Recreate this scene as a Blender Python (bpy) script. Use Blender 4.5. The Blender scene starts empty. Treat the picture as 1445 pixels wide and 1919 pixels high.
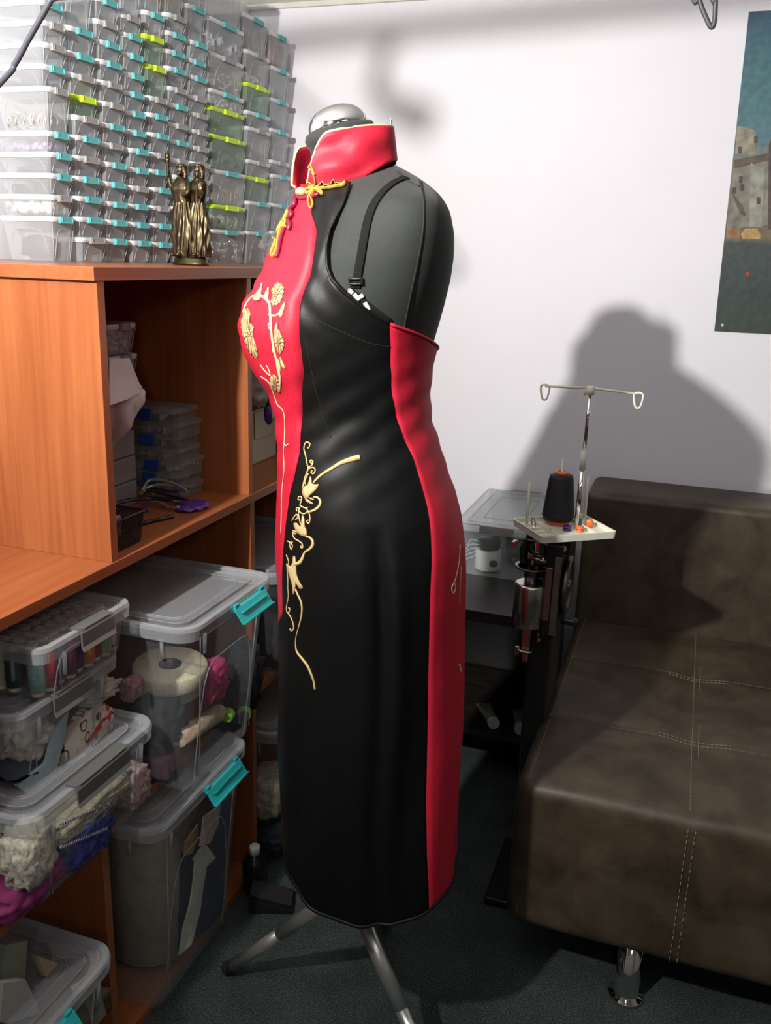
import bpy, bmesh, math, random
import numpy as np
from mathutils import Vector, Matrix
from mathutils.bvhtree import BVHTree
random.seed(7)
PI=math.pi
C=bpy.context.scene.collection
S=bpy.context.scene
# ------------------------------------------------------------------ camera
YAW,PIT,ROL,FP=0.3270955,0.27629823,0.03285816,1672.28
CAMH=1.42
cy,sy=math.cos(YAW),math.sin(YAW)
FW=Vector((-sy*math.cos(PIT),cy*math.cos(PIT),-math.sin(PIT)))
rt=Vector((cy,sy,0)); up=rt.cross(FW)
RT=math.cos(ROL)*rt+math.sin(ROL)*up; UP=-math.sin(ROL)*rt+math.cos(ROL)*up
cd=bpy.data.cameras.new('camera'); cam=bpy.data.objects.new('camera',cd); C.objects.link(cam)
cd.sensor_fit='VERTICAL'; cd.sensor_height=36; cd.lens=FP/1919*36; cd.clip_start=.02
M=Matrix((RT,UP,-FW)).transposed().to_4x4(); M.translation=Vector((0,0,CAMH)); cam.matrix_world=M
S.camera=cam
ORG=Vector((0,0,CAMH))
def ray(px,py): return FW+RT*((px-722.5)/FP)-UP*((py-959.5)/FP)
def on(px,py,ax,val):
    d=ray(px,py); t=(val-ORG[ax])/d[ax]; return ORG+d*t
# ------------------------------------------------------------------ materials
MT={}
def lin(c): return tuple((x/12.92 if x<=.04045 else ((x+.055)/1.055)**2.4) for x in c)
def base(name):
    m=bpy.data.materials.new(name); m.use_nodes=True; nt=m.node_tree
    return m,nt,nt.nodes['Principled BSDF'],nt.nodes['Material Output']
def tex(nt,kind,scale=(1,1,1),**k):
    tc=nt.nodes.new('ShaderNodeTexCoord'); mp=nt.nodes.new('ShaderNodeMapping'); mp.inputs['Scale'].default_value=scale
    nt.links.new(tc.outputs['Object'],mp.inputs[0]); t=nt.nodes.new(kind); nt.links.new(mp.outputs[0],t.inputs['Vector'])
    for a,b in k.items(): t.inputs[a].default_value=b
    return t
def ramp(nt,src,stops):
    r=nt.nodes.new('ShaderNodeValToRGB'); e=r.color_ramp.elements
    while len(e)<len(stops): e.new(.5)
    for i,(p,c) in enumerate(stops): e[i].position=p; e[i].color=(*c,1)
    nt.links.new(src,r.inputs[0]); return r
def bump(nt,b,src,st,dist=.002):
    n=nt.nodes.new('ShaderNodeBump'); n.inputs['Strength'].default_value=st; n.inputs['Distance'].default_value=dist
    nt.links.new(src,n.inputs['Height']); nt.links.new(n.outputs[0],b.inputs['Normal'])
def mat(name,col,rough=.5,metal=0,spec=.5,noise=0,nscale=20,nstretch=(1,1,1),bmp=0,sheen=0,coat=0,anis=0):
    if name in MT: return MT[name]
    m,nt,b,o=base(name)
    b.inputs['Base Color'].default_value=(*col,1); b.inputs['Roughness'].default_value=rough
    b.inputs['Metallic'].default_value=metal; b.inputs['Specular IOR Level'].default_value=spec
    b.inputs['Sheen Weight'].default_value=sheen; b.inputs['Coat Weight'].default_value=coat
    t=tex(nt,'ShaderNodeTexNoise',nstretch,Scale=nscale,Detail=4)
    n=noise or .04
    r=ramp(nt,t.outputs[0],[(.3,tuple(x*(1-n) for x in col)),(.7,tuple(min(1,x*(1+n)) for x in col))])
    nt.links.new(r.outputs[0],b.inputs['Base Color'])
    if bmp: bump(nt,b,t.outputs[0],bmp)
    MT[name]=m; return m
def clear(name,col,opac,rough=.18,edge=.35,spec=.5):
    """thin translucent plastic: mostly see-through sheet, milkier at grazing angles"""
    if name in MT: return MT[name]
    m,nt,b,o=base(name)
    b.inputs['Base Color'].default_value=(*col,1); b.inputs['Roughness'].default_value=rough; b.inputs['Specular IOR Level'].default_value=spec
    tr=nt.nodes.new('ShaderNodeBsdfTransparent'); tr.inputs[0].default_value=(.97,.98,.98,1)
    lw=nt.nodes.new('ShaderNodeLayerWeight'); lw.inputs[0].default_value=.25
    ma=nt.nodes.new('ShaderNodeMath'); ma.operation='MULTIPLY_ADD'; ma.inputs[1].default_value=edge; ma.inputs[2].default_value=opac
    nt.links.new(lw.outputs['Facing'],ma.inputs[0])
    t=tex(nt,'ShaderNodeTexNoise',(1,1,1),Scale=14,Detail=2)
    mb=nt.nodes.new('ShaderNodeMath'); mb.operation='MULTIPLY_ADD'; mb.inputs[1].default_value=.02; nt.links.new(t.outputs[0],mb.inputs[0]); nt.links.new(ma.outputs[0],mb.inputs[2])
    mx=nt.nodes.new('ShaderNodeMixShader'); nt.links.new(mb.outputs[0],mx.inputs[0]); nt.links.new(tr.outputs[0],mx.inputs[1]); nt.links.new(b.outputs[0],mx.inputs[2])
    nt.links.new(mx.outputs[0],o.inputs[0]); MT[name]=m; return m
def wood(name,axis,c1,c2,c3,rough=.28):
    if name in MT: return MT[name]
    m,nt,b,o=base(name)
    sc=[14,14,14]; sc[axis]=.9
    t=tex(nt,'ShaderNodeTexNoise',tuple(sc),Scale=1.0,Detail=6,Roughness=.6,Distortion=.6)
    r=ramp(nt,t.outputs[0],[(.25,c1),(.5,c2),(.78,c3)])
    sc2=[140,140,140]; sc2[axis]=4
    t2=tex(nt,'ShaderNodeTexNoise',tuple(sc2),Scale=1.0,Detail=3)
    mx=nt.nodes.new('ShaderNodeMix'); mx.data_type='RGBA'; mx.blend_type='MULTIPLY'; mx.inputs[0].default_value=.5
    r2=ramp(nt,t2.outputs[0],[(.3,(.72,.66,.6)),(.6,(1,1,1))])
    nt.links.new(r.outputs[0],mx.inputs[6]); nt.links.new(r2.outputs[0],mx.inputs[7]); nt.links.new(mx.outputs[2],b.inputs['Base Color'])
    b.inputs['Roughness'].default_value=rough; b.inputs['Specular IOR Level'].default_value=.4
    MT[name]=m; return m
W1,W2,W3=(.25,.070,.024),(.33,.103,.036),(.41,.150,.056)
wood_v=lambda: wood('cherry_vertical',2,W1,W2,W3)
wood_h=lambda: wood('cherry_along',1,W1,W2,W3)
edge_m=lambda: wood('cherry_edge',1,(.30,.085,.03),(.36,.105,.035),(.40,.13,.045),.35)
white_wall=mat('wall_paint',(.83,.82,.865),.55,noise=.02,nscale=3,spec=.3)
ceil_m=mat('ceiling_paint',(.80,.80,.80),.8,noise=.02)
clear_m=clear('clear_plastic',(.53,.55,.565),.38,.34,.30)
bigclear_m=clear('bin_plastic',(.42,.44,.45),.07,.14,.28)
lid_m=clear('milky_lid',(.80,.82,.84),.74,.3,.2)
biglid_m=clear('bin_lid',(.55,.58,.60),.20,.22,.40)
rim_m=clear('bin_rim',(.52,.55,.57),.38,.3,.35)
lime_lid=clear('lime_lid',(.52,.74,.02),.93,.3,.05)
lime_b=clear('lime_body',(.34,.46,.36),.36,.2,.30)
turq=mat('turquoise_plastic',(.10,.42,.42),.4)
turqd=mat('turquoise_bin_latch',(.02,.42,.42),.35)
grey_l=mat('grey_latch',(.30,.29,.28),.4)
lime_l=mat('lime_latch',(.52,.74,.02),.4)
chrome=mat('chrome',(.82,.82,.80),.09,1)
steel=mat('steel',(.50,.48,.42),.25,1,noise=.15,nscale=30)
bl_metal=mat('black_cast_iron',(.018,.018,.018),.4,.3)
green_p=mat('green_enamel',(.04,.11,.05),.4)
cream_p=mat('cream_plastic',(.74,.73,.60),.4)
white_p=mat('white_plastic',(.78,.78,.75),.35)
black_p=mat('black_plastic',(.012,.012,.013),.3)
blackf=mat('mannequin_jersey',(.021,.025,.022),.8,noise=.15,nscale=300,bmp=.08,sheen=.06)
blacks=mat('black_satin',(.0042,.0043,.0042),.46,spec=.21,noise=.2,nscale=250,bmp=.04)
reds=mat('red_satin',(.47,.012,.032),.52,spec=.32,noise=.08,nscale=260,bmp=.12)
redd=mat('dark_red_lining',(.10,.006,.012),.5)
gold=mat('gold_embroidery',(.66,.48,.20),.42,.2,noise=.25,nscale=900,bmp=.5)
goldp=mat('pale_gold_embroidery',(.60,.45,.22),.45,.1,noise=.25,nscale=900,bmp=.5)
yel=mat('yellow_satin_cord',(.50,.32,.05),.4)
cream=mat('cream_piping',(.62,.50,.30),.45)
bronze=mat('bronze',(.105,.083,.048),.40,1,noise=.35,nscale=60)
purple=mat('purple_cloth',(.10,.025,.22),.35)
silver=mat('silver_ribbon',(.42,.42,.36),.25,.5)
blue_l=mat('blue_latch',(.02,.07,.33),.35)
sack=mat('white_sack',(.66,.66,.60),.35,noise=.08,nscale=12)
paper=mat('white_paper',(.72,.72,.68),.6)
board=mat('cardboard',(.52,.47,.36),.8)
orange=mat('orange_plastic',(.75,.17,.03),.4)
thread_k=mat('black_thread',(.008,.009,.011),.6,noise=.4,nscale=300,nstretch=(.1,.1,1),bmp=.6)
# ------------------------------------------------------------------ mesh helpers
def obj(name,bm,m,parent=None,smooth=False,loc=None):
    me=bpy.data.meshes.new(name); bmesh.ops.recalc_face_normals(bm,faces=bm.faces[:]) if smooth!='keep' else None
    bm.to_mesh(me); bm.free()
    for mm in (m if isinstance(m,(list,tuple)) else [m]): me.materials.append(mm)
    if smooth:
        for p in me.polygons: p.use_smooth=True
    o=bpy.data.objects.new(name,me); C.objects.link(o)
    if parent: o.parent=parent
    if loc: o.location=loc
    return o
def tag(o,label,cat,group=None,kind=None):
    if label: o['label']=label
    if cat: o['category']=cat
    if group: o['group']=group
    if kind: o['kind']=kind
    return o
def thing(name,label,cat,loc=(0,0,0),rz=0,group=None):
    o=bpy.data.objects.new(name,None); C.objects.link(o); o.location=loc; o.rotation_euler=(0,0,rz); o.empty_display_size=.02
    return tag(o,label,cat,group)
def struct(name,bm,m,smooth=False):
    o=obj(name,bm,m,None,smooth); o['kind']='structure'; return o
def B(): return bmesh.new()
def box(bm,x0,x1,y0,y1,z0,z1,bev=0,mi=0,mtx=None):
    r=bmesh.ops.create_cube(bm,size=1); vs=r['verts']
    for v in vs:
        v.co=Vector(((x0+x1)/2+v.co.x*(x1-x0),(y0+y1)/2+v.co.y*(y1-y0),(z0+z1)/2+v.co.z*(z1-z0)))
    fs=set(f for v in vs for f in v.link_faces)
    if bev:
        es=list(set(e for v in vs for e in v.link_edges))
        rr=bmesh.ops.bevel(bm,geom=es,offset=bev,segments=2,affect='EDGES',profile=.5)
        fs=set(rr['faces'])|set(f for f in fs if f.is_valid)
        vs=list(set(v for f in fs for v in f.verts))
    for f in fs: f.material_index=mi
    if mtx is not None:
        for v in vs: v.co=mtx@v.co
    return vs
def tube(bm,pts,r,n=8,mi=0,caps=True,closed=False,flat=1.0,updir=None):
    """sweep a round (or flattened) section along pts; r number or list"""
    pts=[Vector(p) for p in pts]; N=len(pts); rings=[]; prev=None
    for i,p in enumerate(pts):
        a=pts[(i-1)%N] if (closed or i>0) else pts[i]; b=pts[(i+1)%N] if (closed or i<N-1) else pts[i]
        t=(b-a); t=t.normalized() if t.length>1e-9 else Vector((0,0,1))
        if updir is not None:
            u=(updir[i] if isinstance(updir,list) else Vector(updir)); u=(u-t*u.dot(t)); u=u.normalized() if u.length>1e-6 else t.orthogonal().normalized()
        else:
            u=prev if prev is not None else t.orthogonal(); u=(u-t*u.dot(t))
            u=u.normalized() if u.length>1e-6 else t.orthogonal().normalized()
        prev=u; w=t.cross(u); rr=r[i] if isinstance(r,(list,tuple)) else r
        rings.append([bm.verts.new(p+u*(math.cos(2*PI*k/n)*rr*flat)+w*(math.sin(2*PI*k/n)*rr)) for k in range(n)])
    for i in range(N if closed else N-1):
        A=rings[i];D=rings[(i+1)%N]
        for k in range(n):
            f=bm.faces.new((A[k],A[(k+1)%n],D[(k+1)%n],D[k])); f.material_index=mi; f.smooth=True
    if caps and not closed:
        for R_ in (rings[0][::-1],rings[-1]):
            f=bm.faces.new(R_); f.material_index=mi
def lathe(bm,prof,n=24,mi=0,mtx=None,cap=True):
    rings=[]
    for r_,z in prof:
        rings.append([bm.verts.new((r_*math.cos(2*PI*k/n),r_*math.sin(2*PI*k/n),z)) for k in range(n)])
    for A,D in zip(rings,rings[1:]):
        for k in range(n):
            f=bm.faces.new((A[k],A[(k+1)%n],D[(k+1)%n],D[k])); f.material_index=mi; f.smooth=True
    if cap:
        for R_ in (rings[0][::-1],rings[-1]):
            f=bm.faces.new(R_); f.material_index=mi
    if mtx is not None:
        for R_ in rings:
            for v in R_: v.co=mtx@v.co
    return rings
def cyl(bm,p0,p1,r,n=16,r1=None,mi=0):
    tube(bm,[p0,p1],[r,r if r1 is None else r1],n,mi)
def ball(bm,c,r,sub=2,sc=(1,1,1),mi=0):
    rr=bmesh.ops.create_icosphere(bm,subdivisions=sub,radius=r)
    for v in rr['verts']: v.co=Vector((v.co.x*sc[0],v.co.y*sc[1],v.co.z*sc[2]))+Vector(c)
    for f in set(f for v in rr['verts'] for f in v.link_faces): f.material_index=mi; f.smooth=True
    return rr['verts']
def rr_pts(w,d,r,n=4):
    """rounded rectangle, x size d, y size w"""
    out=[]
    r=min(r,w/2-.0005,d/2-.0005)
    for cx,cy_,a0 in ((d/2-r,w/2-r,0),(-d/2+r,w/2-r,PI/2),(-d/2+r,-w/2+r,PI),(d/2-r,-w/2+r,1.5*PI)):
        for k in range(n+1):
            a=a0+PI/2*k/n; out.append((cx+r*math.cos(a),cy_+r*math.sin(a)))
    return out
def loft(bm,secs,cap0=True,cap1=True,smooth=False,mi=0,n=4):
    """secs: (w,d,r,z)"""
    rings=[[bm.verts.new((x,y,z)) for x,y in rr_pts(w,d,r,n)] for w,d,r,z in secs]; m=len(rings[0])
    for A,D in zip(rings,rings[1:]):
        for k in range(m):
            f=bm.faces.new((A[k],A[(k+1)%m],D[(k+1)%m],D[k])); f.smooth=smooth; f.material_index=mi
    if cap0: bm.faces.new(rings[0][::-1]).material_index=mi
    if cap1: bm.faces.new(rings[-1]).material_index=mi
    return rings
def copy_tree(o,parent=None):
    c=o.copy(); C.objects.link(c); c.parent=parent
    for ch in o.children: copy_tree(ch,c)
    return c
def cr(pts,n=6,closed=False):
    """catmull-rom"""
    P=[np.array(p,float) for p in pts]; N=len(P); out=[]
    rng=range(N if closed else N-1)
    for i in rng:
        p0=P[(i-1)%N] if (closed or i>0) else 2*P[0]-P[1]; p1=P[i]; p2=P[(i+1)%N]
        p3=P[(i+2)%N] if (closed or i<N-2) else 2*P[-1]-P[-2]
        for k in range(n):
            t=k/n; out.append(.5*((2*p1)+(-p0+p2)*t+(2*p0-5*p1+4*p2-p3)*t*t+(-p0+3*p1-3*p2+p3)*t**3))
    if not closed: out.append(P[-1])
    return out
def hsh(*a):
    v=math.sin(sum((i+1)*12.9898*x for i,x in enumerate(a)))*43758.5453; return v-math.floor(v)
from mathutils import noise as mnoise
def nz(x,y,z): return mnoise.noise(Vector((x,y,z)))
def blob(bm,c,rx,ry,rz,amp=.12,fr=6,sub=3,seed=0,flatb=None,mi=0):
    """lumpy folded mass"""
    vs=bmesh.ops.create_icosphere(bm,subdivisions=sub,radius=1)['verts']
    for v in vs:
        d=v.co.normalized(); k=1+amp*(nz(d.x*fr+seed,d.y*fr,d.z*fr)*1.3+.5*nz(d.x*fr*2.3,d.y*fr*2.3+seed,d.z*fr*2.3))
        # boxy superquadric so it fills a container
        q=max(abs(d.x),abs(d.y),abs(d.z))**-.55
        v.co=Vector((d.x*k*q*rx,d.y*k*q*ry,d.z*k*q*rz))+Vector(c)
        if flatb is not None: v.co.z=max(v.co.z,flatb)
    for f in set(f for v in vs for f in v.link_faces): f.smooth=True; f.material_index=mi
    return vs
# ------------------------------------------------------------------ the room
WY=2.62; WX=-1.36
bm=B(); box(bm,WX-.1,2.4,WY,WY+.1,0,2.35); struct('wall_back',bm,white_wall)
bm=B(); box(bm,WX-.1,WX,-1.4,WY,0,2.35); struct('wall_left',bm,white_wall)
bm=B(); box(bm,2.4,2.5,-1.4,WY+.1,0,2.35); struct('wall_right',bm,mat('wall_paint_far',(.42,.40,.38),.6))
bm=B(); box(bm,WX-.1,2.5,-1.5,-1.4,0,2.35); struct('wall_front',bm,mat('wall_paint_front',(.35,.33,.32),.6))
bm=B(); box(bm,WX-.1,2.5,-1.5,WY+.1,2.25,2.35); struct('ceiling',bm,ceil_m)
bm=B()
prof=[(WY,2.107),(WY-.012,2.107),(WY-.02,2.118),(WY-.05,2.124),(WY-.055,2.15),(WY-.075,2.165),(WY-.08,2.25),(WY,2.25)]
A=[bm.verts.new((WX,y,z)) for y,z in prof]; D=[bm.verts.new((2.4,y,z)) for y,z in prof]
for k in range(len(prof)): bm.faces.new((A[k],A[(k+1)%len(prof)],D[(k+1)%len(prof)],D[k]))
bm.faces.new(A); bm.faces.new(D)
struct('trim_1',bm,mat('cornice_white',(.80,.81,.72),.5))
# carpet
m,nt,b,o=base('carpet')
t=tex(nt,'ShaderNodeTexNoise',(1,1,1),Scale=330,Detail=3); t2=tex(nt,'ShaderNodeTexNoise',(1,1,1),Scale=9,Detail=4)
r=ramp(nt,t.outputs[0],[(.30,(.022,.030,.028)),(.52,(.060,.080,.073)),(.75,(.16,.19,.18))])
r2=ramp(nt,t2.outputs[0],[(.3,(.75,.75,.75)),(.7,(1.1,1.1,1.1))])
mx=nt.nodes.new('ShaderNodeMix'); mx.data_type='RGBA'; mx.blend_type='MULTIPLY'; mx.inputs[0].default_value=1
nt.links.new(r.outputs[0],mx.inputs[6]); nt.links.new(r2.outputs[0],mx.inputs[7]); nt.links.new(mx.outputs[2],b.inputs['Base Color'])
b.inputs['Roughness'].default_value=1; b.inputs['Specular IOR Level'].default_value=.1
wv=tex(nt,'ShaderNodeTexWave',(1,1,1),Scale=55,Distortion=1.5); bump(nt,b,t.outputs[0],.9,.004)
bm=B(); box(bm,WX-.1,2.5,-1.5,WY+.1,-.05,0); struct('floor',bm,m)
# ------------------------------------------------------------------ shelving unit
XF,XB=-.85,-1.335
unit=thing('shelving_unit','cherry laminate open shelving unit along the left wall, loaded with plastic boxes','shelving unit',(-1.05,1.3,0))
def part(name,bm,m,parent=unit,smooth=False,bevel=0):
    for v in bm.verts: v.co-=parent.location
    return obj(name,bm,m,parent,smooth)
def boardpart(name,x0,x1,y0,y1,z0,z1,m,edges=True):
    bm=B(); box(bm,x0,x1,y0,y1,z0,z1,.0008)
    return part(name,bm,m)
T=.018
boardpart('top_board',XB,XF,1.138,2.60,1.395-.020,1.395,wood_h())
boardpart('middle_board',XB,XF,.30,2.60,.916,.934,wood_h())
for y,z0 in ((1.146,.934),(1.618,.934),(2.09,.934),(2.58,.934)): boardpart('divider',XB,XF-.002,y,y+T,z0,1.375,wood_v())
for y,z1 in ((1.076,.458),(1.624,.916),(2.09,.916),(2.58,.916)): boardpart('divider',XB,XF-.002,y,y+T,.02,z1,wood_v())
boardpart('divider',XB,XF-.002,.30,.318,.02,.916,wood_v())
for y0,y1 in ((.318,1.624),(1.642,2.09),(2.108,2.58)): boardpart('shelf_board',XB,XF,y0,y1,.458,.476,wood_h())
boardpart('base_board',XB,XF,.30,2.60,0,.02,wood_h())
bm=B(); box(bm,XB-.006,XB,.30,2.60,0,1.375); part('back_board',bm,wood_v())
# small chips in the laminate
# ------------------------------------------------------------------ plastic boxes
ORD=['bottom','second from bottom','third from bottom','fourth from bottom','fifth from bottom','sixth from bottom','seventh from bottom','eighth from bottom','ninth from bottom','tenth from bottom','eleventh from bottom','twelfth from bottom','thirteenth from bottom','fourteenth from bottom','fifteenth from bottom','sixteenth from bottom']
COLN=['leftmost column','second column from left','third column from left','fourth column from left','fifth column from left','sixth column from left','column left of the widest one','widest column','second column from the corner','column nearest the corner']
def small_box(w,d,h,colour,latch_frac,parent_loc,label,group):
    t=thing('storage_box',label,'storage box',parent_loc,0,group)
    lime=colour=='lime'; taper=.006+.03*min(h,.08)
    bm=B(); loft(bm,[(w-.008-2*taper,d-.008-2*taper,.008,.0),(w-.007,d-.007,.010,h-.008)],True,False)
    # embossed arch on the front and the side faces
    x=d/2-.0035
    def arch(f):
        pts=[]
        for k in range(13):
            a=k/12; 
            u=-1+2*a
            pts.append((u,1-abs(u)**6))
        return pts
    zz0,zz1=h*.06,h*.72
    P=[]
    for u,v in arch(0):
        z=zz0+(zz1-zz0)*v; k=z/h; P.append((x-taper*(1-k)+.0004,u*(w*.30),z))
    tube(bm,P,.0009,4,caps=False)
    for sy_ in (-1,1):
        cyl(bm,(x-taper-.001,sy_*(w/2-.005-taper),.001),(x-.001,sy_*(w/2-.005),h-.010),.0011,5)
    if label.endswith('leftmost column'):
        P=[]
        for u,v in arch(0):
            z=zz0+(zz1-zz0)*v; k=z/h; P.append((u*(d*.36),-(w/2-.0035)+taper*(1-k)-.0004,z))
        tube(bm,P,.0009,4,caps=False)
    obj('box_body',bm,lime_b if lime else clear_m,t)
    bm=B(); loft(bm,[(w-.004,d-.004,.012,h-.010),(w-.001,d-.001,.013,h-.006),(w-.002,d-.002,.012,h-.001),(w-.008,d-.008,.010,h),(w-.014,d-.014,.008,h-.003)])
    obj('lid',bm,lime_lid if lime else lid_m,t)
    lw=w*latch_frac
    bm=B(); yo=w*.04
    box(bm,d/2-.004,d/2+.0035,yo-lw/2,yo+lw/2,h-.0125,h+.0005,.0012)
    box(bm,d/2+.001,d/2+.005,yo-lw/2+.003,yo+lw/2-.003,h-.0125,h-.009,.0008)
    for q in (-1,1): cyl(bm,(d/2+.0035,yo+q*(lw/2-.004),h-.012),(d/2+.0035,yo+q*(lw/2-.004),h-.001),.0016,6)
    obj('latch',bm,{'t':turq,'g':grey_l,'lime':lime_l}[colour],t)
    return t
XS=-1.2
edges=[1.494,1.570,1.662,1.749,1.832,1.918,2.007,2.099,2.288,2.436,2.564]
def zl(px,py): return on(px,py,0,XS)[2]
cols=[
 [(129,412,'t'),(120,371,'g'),(115,331,'t'),(110,291,'t'),(104,251,'t'),(95,167,'g'),(92,125,'t'),(88,84,'g'),(85,43,'g'),(80,3,'t'),(78,-38,'t')],
 [(190,450.5,'g'),(187,413,'t'),(183,375,'t'),(179,338,'t'),(175,300,'g'),(170,262,'t'),(163,224,'g'),(152,183,'lime'),(152,144,'g'),(150,104,'t'),(148,57,'t'),(140,-30,'t')],
 [(238,453,'t'),(233,418,'t'),(230,384,'t'),(226,347,'t'),(223,311,'t'),(219,274,'g'),(216,238,'t'),(213,198,'g'),(211,159,'g'),(204,119,'t'),(199,81,'t'),(196,42,'g'),(199,2,'t'),(194,-38,'t')],
 [(279,456,'t'),(276,422,'t'),(273,388,'t'),(268,354,'g'),(264,320,'t'),(261,284,'t'),(258,249,'t'),(254,213,'t'),(249,175.5,'t'),(244,139.5,'t'),(240,101,'t'),(237,63.5,'t'),(232,26,'g'),(228,-48,'t')],
 [(318,459,'t'),(314,424,'t'),(310,391,'g'),(306,357,'t'),(301,322.5,'t'),(298,291,'g'),(303,256,'t'),(300,219,'t'),(291,185.5,'g'),(277,122,'lime'),(268,62,'lime'),(277,22.5,'t'),(262,-50,'t')],
 [(356,461,'g'),(354,427,'t'),(352,393,'g'),(350,360,'t'),(346,334,'t'),(343,303,'g'),(341,268,'t'),(337,236,'g'),(334,199.5,'t'),(329,167,'g'),(329,130,'t'),(324,96,'t'),(320,61,'t'),(312,24,'g'),(306,-48,'t')],
 [(391,462.5,'g'),(391,434,'t'),(386,404,'g'),(384,371,'t'),(382,341,'g'),(375,308.6,'g'),(371,277.6,'g'),(370.6,247,'g'),(368.5,215,'g'),(366,182,'g'),(368.5,146,'t'),(366,114,'t'),(363,80,'t'),(359,11,'t'),(352,-52,'t')],
 [(453,437,'t'),(435,390,'lime'),(446,328.6,'t'),(445,266.6,'lime'),(438,214,'lime'),(436,181.6,'t'),(433,114,'g'),(427,49,'t'),(424,-45,'t')],
 [(501,439,'t'),(497,384,'t'),(490,337,'lime'),(492.6,307.5,'g'),(493,248,'g'),(491,218,'t'),(483,164,'lime'),(487,106,'g'),(483,38,'t'),(480,-40,'t')],
 [(534,437,'t'),(533.6,387,'t'),(532,333,'t'),(532,307,'g'),(531,249,'t'),(529,192,'t'),(527,133,'t'),(528,70.6,'t')],
]
CN={'t':'turquoise latch','g':'grey latch','lime':'lime lid'}
boxes={}
TOPZ=1.3952
for ci,col in enumerate(cols):
    y0,y1=edges[ci]+(.001 if ci else 0),edges[ci+1]-.001; w=y1-y0; zb=TOPZ
    for ri,(px,py,c) in enumerate(col):
        zt=zl(px,py)+.005
        if zt>2.10: break
        h=zt-zb-.0004; d=.132 if ci<7 else .140
        jx=(hsh(ci,ri)-.5)*.008
        lab=f"clear box with {CN[c]}, {ORD[ri]} in {COLN[ci]}"
        boxes[(ci,ri)]=(small_box(w,d,h,c,.52 if ci<7 else .34,(XS-d/2+jx,(y0+y1)/2,zb),lab,'clear storage boxes stacked on the shelving unit'),h,w,d)
        zb=zt
# what shows inside some of them
def heap(name,label,cat,key,fill,m,size,n,kind='mix'):
    t,h,w,d=boxes[key]; loc=t.location; bm=B(); hw=(w-.030)/2; hd=(d-.034)/2; H=h*fill
    rnd=random.Random(hash(key)&0xffff)
    if kind=='flat': blob(bm,(0,0,H/2),hd*.80,hw*.80,H/2*.9,.14,5,2,key[0]*3+key[1],flatb=.0012)
    else:
        for i in range(n):
            x=rnd.uniform(-hd,hd); y=rnd.uniform(-hw,hw); z=.0015+size+rnd.random()*max(H-2*size,.001)
            if i%3==0: x=hd-rnd.random()*.01
            elif i%3==1: y=-hw+rnd.random()*.006
            if kind=='bead': ball(bm,(x,y,z),size,1)
            elif kind=='stick':
                a=rnd.random()*PI; b=rnd.uniform(-.5,.5); v=Vector((math.cos(a)*math.cos(b),math.sin(a)*math.cos(b),math.sin(b)))*size
                p=Vector((max(-hd+.01,min(hd-.01,x)),max(-hw+.008,min(hw-.008,y)),max(size*.7+.002,z))); cyl(bm,p-v*.9,p+v*.9,size*.18,4)
            elif kind=='ring':
                p=Vector((x*.85,y*.8,max(z,size*1.1+.002))); a=rnd.random()*PI
                tube(bm,[p+Vector((math.cos(q)*size*math.cos(a),math.cos(q)*size*math.sin(a),math.sin(q)*size)) for q in [2*PI*j/10 for j in range(10)]],size*.22,4,closed=True)
    o=obj(name,bm,m,None,True,loc=loc); tag(o,label,cat,kind='stuff'); return o
bw=mat('white_beads',(.82,.80,.72),.35); bs=mat('silver_bits',(.62,.60,.52),.22,.8); bk=mat('charcoal_bits',(.05,.055,.06),.5)
heap('trims','charcoal trims heaped inside the bottom box of the leftmost column','trims',(0,0),.62,bk,.01,0,'flat')
heap('white_flowers','white craft flowers filling the second box of the leftmost column','craft flowers',(0,1),.85,bw,.0085,70,'bead')
heap('black_cord','coil of black cord inside a low box of the leftmost column','cord',(0,2),.35,bk,.008,26,'ring')
heap('dark_ribbon','dark ribbon lying in the fourth box of the leftmost column','ribbon',(0,3),.4,bk,.01,0,'flat')
heap('lilac_beads','lilac beads lying in a box of the leftmost column','beads',(0,4),.5,mat('lilac_beads',(.50,.34,.62),.4),.006,34,'bead')
heap('braided_trim','striped black and white braid coiled in the tall upper left box','trim',(0,5),.42,bs,.013,40,'ring')
heap('hardware','small dark hardware inside an upper box of the leftmost column','hardware',(0,6),.3,bk,.005,50,'bead')
heap('white_balls','white foam balls in the box under a lime lid stack','craft balls',(7,5),.9,bw,.0075,120,'bead')
heap('silver_beads','mixed silver beads half filling a box in the widest column','beads',(7,6),.62,bs,.0055,150,'bead')
heap('clear_baubles','large pale baubles inside the second highest wide box','baubles',(7,7),.7,mat('pale_baubles',(.5,.52,.55),.2,.3),.016,30,'bead')
heap('silver_caps','round silver caps piled in the lowest wide box','caps',(7,0),.8,mat('bright_caps',(.75,.75,.73),.15,.9),.011,40,'bead')
heap('pale_flowers','pale flowers in the wide box beneath the lowest lime lid','craft flowers',(7,1),.6,bw,.012,44,'ring')
heap('brass_chains','brass chains lying in a wide box beside the statuette','chains',(7,2),.55,mat('brass_bits',(.55,.38,.12),.3,.8),.010,46,'ring')
heap('dark_baubles','dark clear baubles in a wide box under a lime lid','baubles',(7,3),.6,mat('smoke_glass',(.09,.12,.12),.15),.012,30,'bead')
heap('gold_rings','gold rings in a box of the second column from the corner','rings',(8,4),.4,mat('gold_bits',(.45,.30,.12),.35,.5),.007,70,'ring')
heap('steel_chain','tangled silver chain filling a high box near the corner','chains',(8,8),.75,bs,.009,90,'ring')
heap('shell_bits','pale shells in the box below the tangled chain','shells',(8,7),.35,bw,.008,36,'bead')
heap('silver_pins','silver pins heaped in a lime lidded box near the corner','pins',(8,6),.28,bs,.010,50,'stick')
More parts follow.
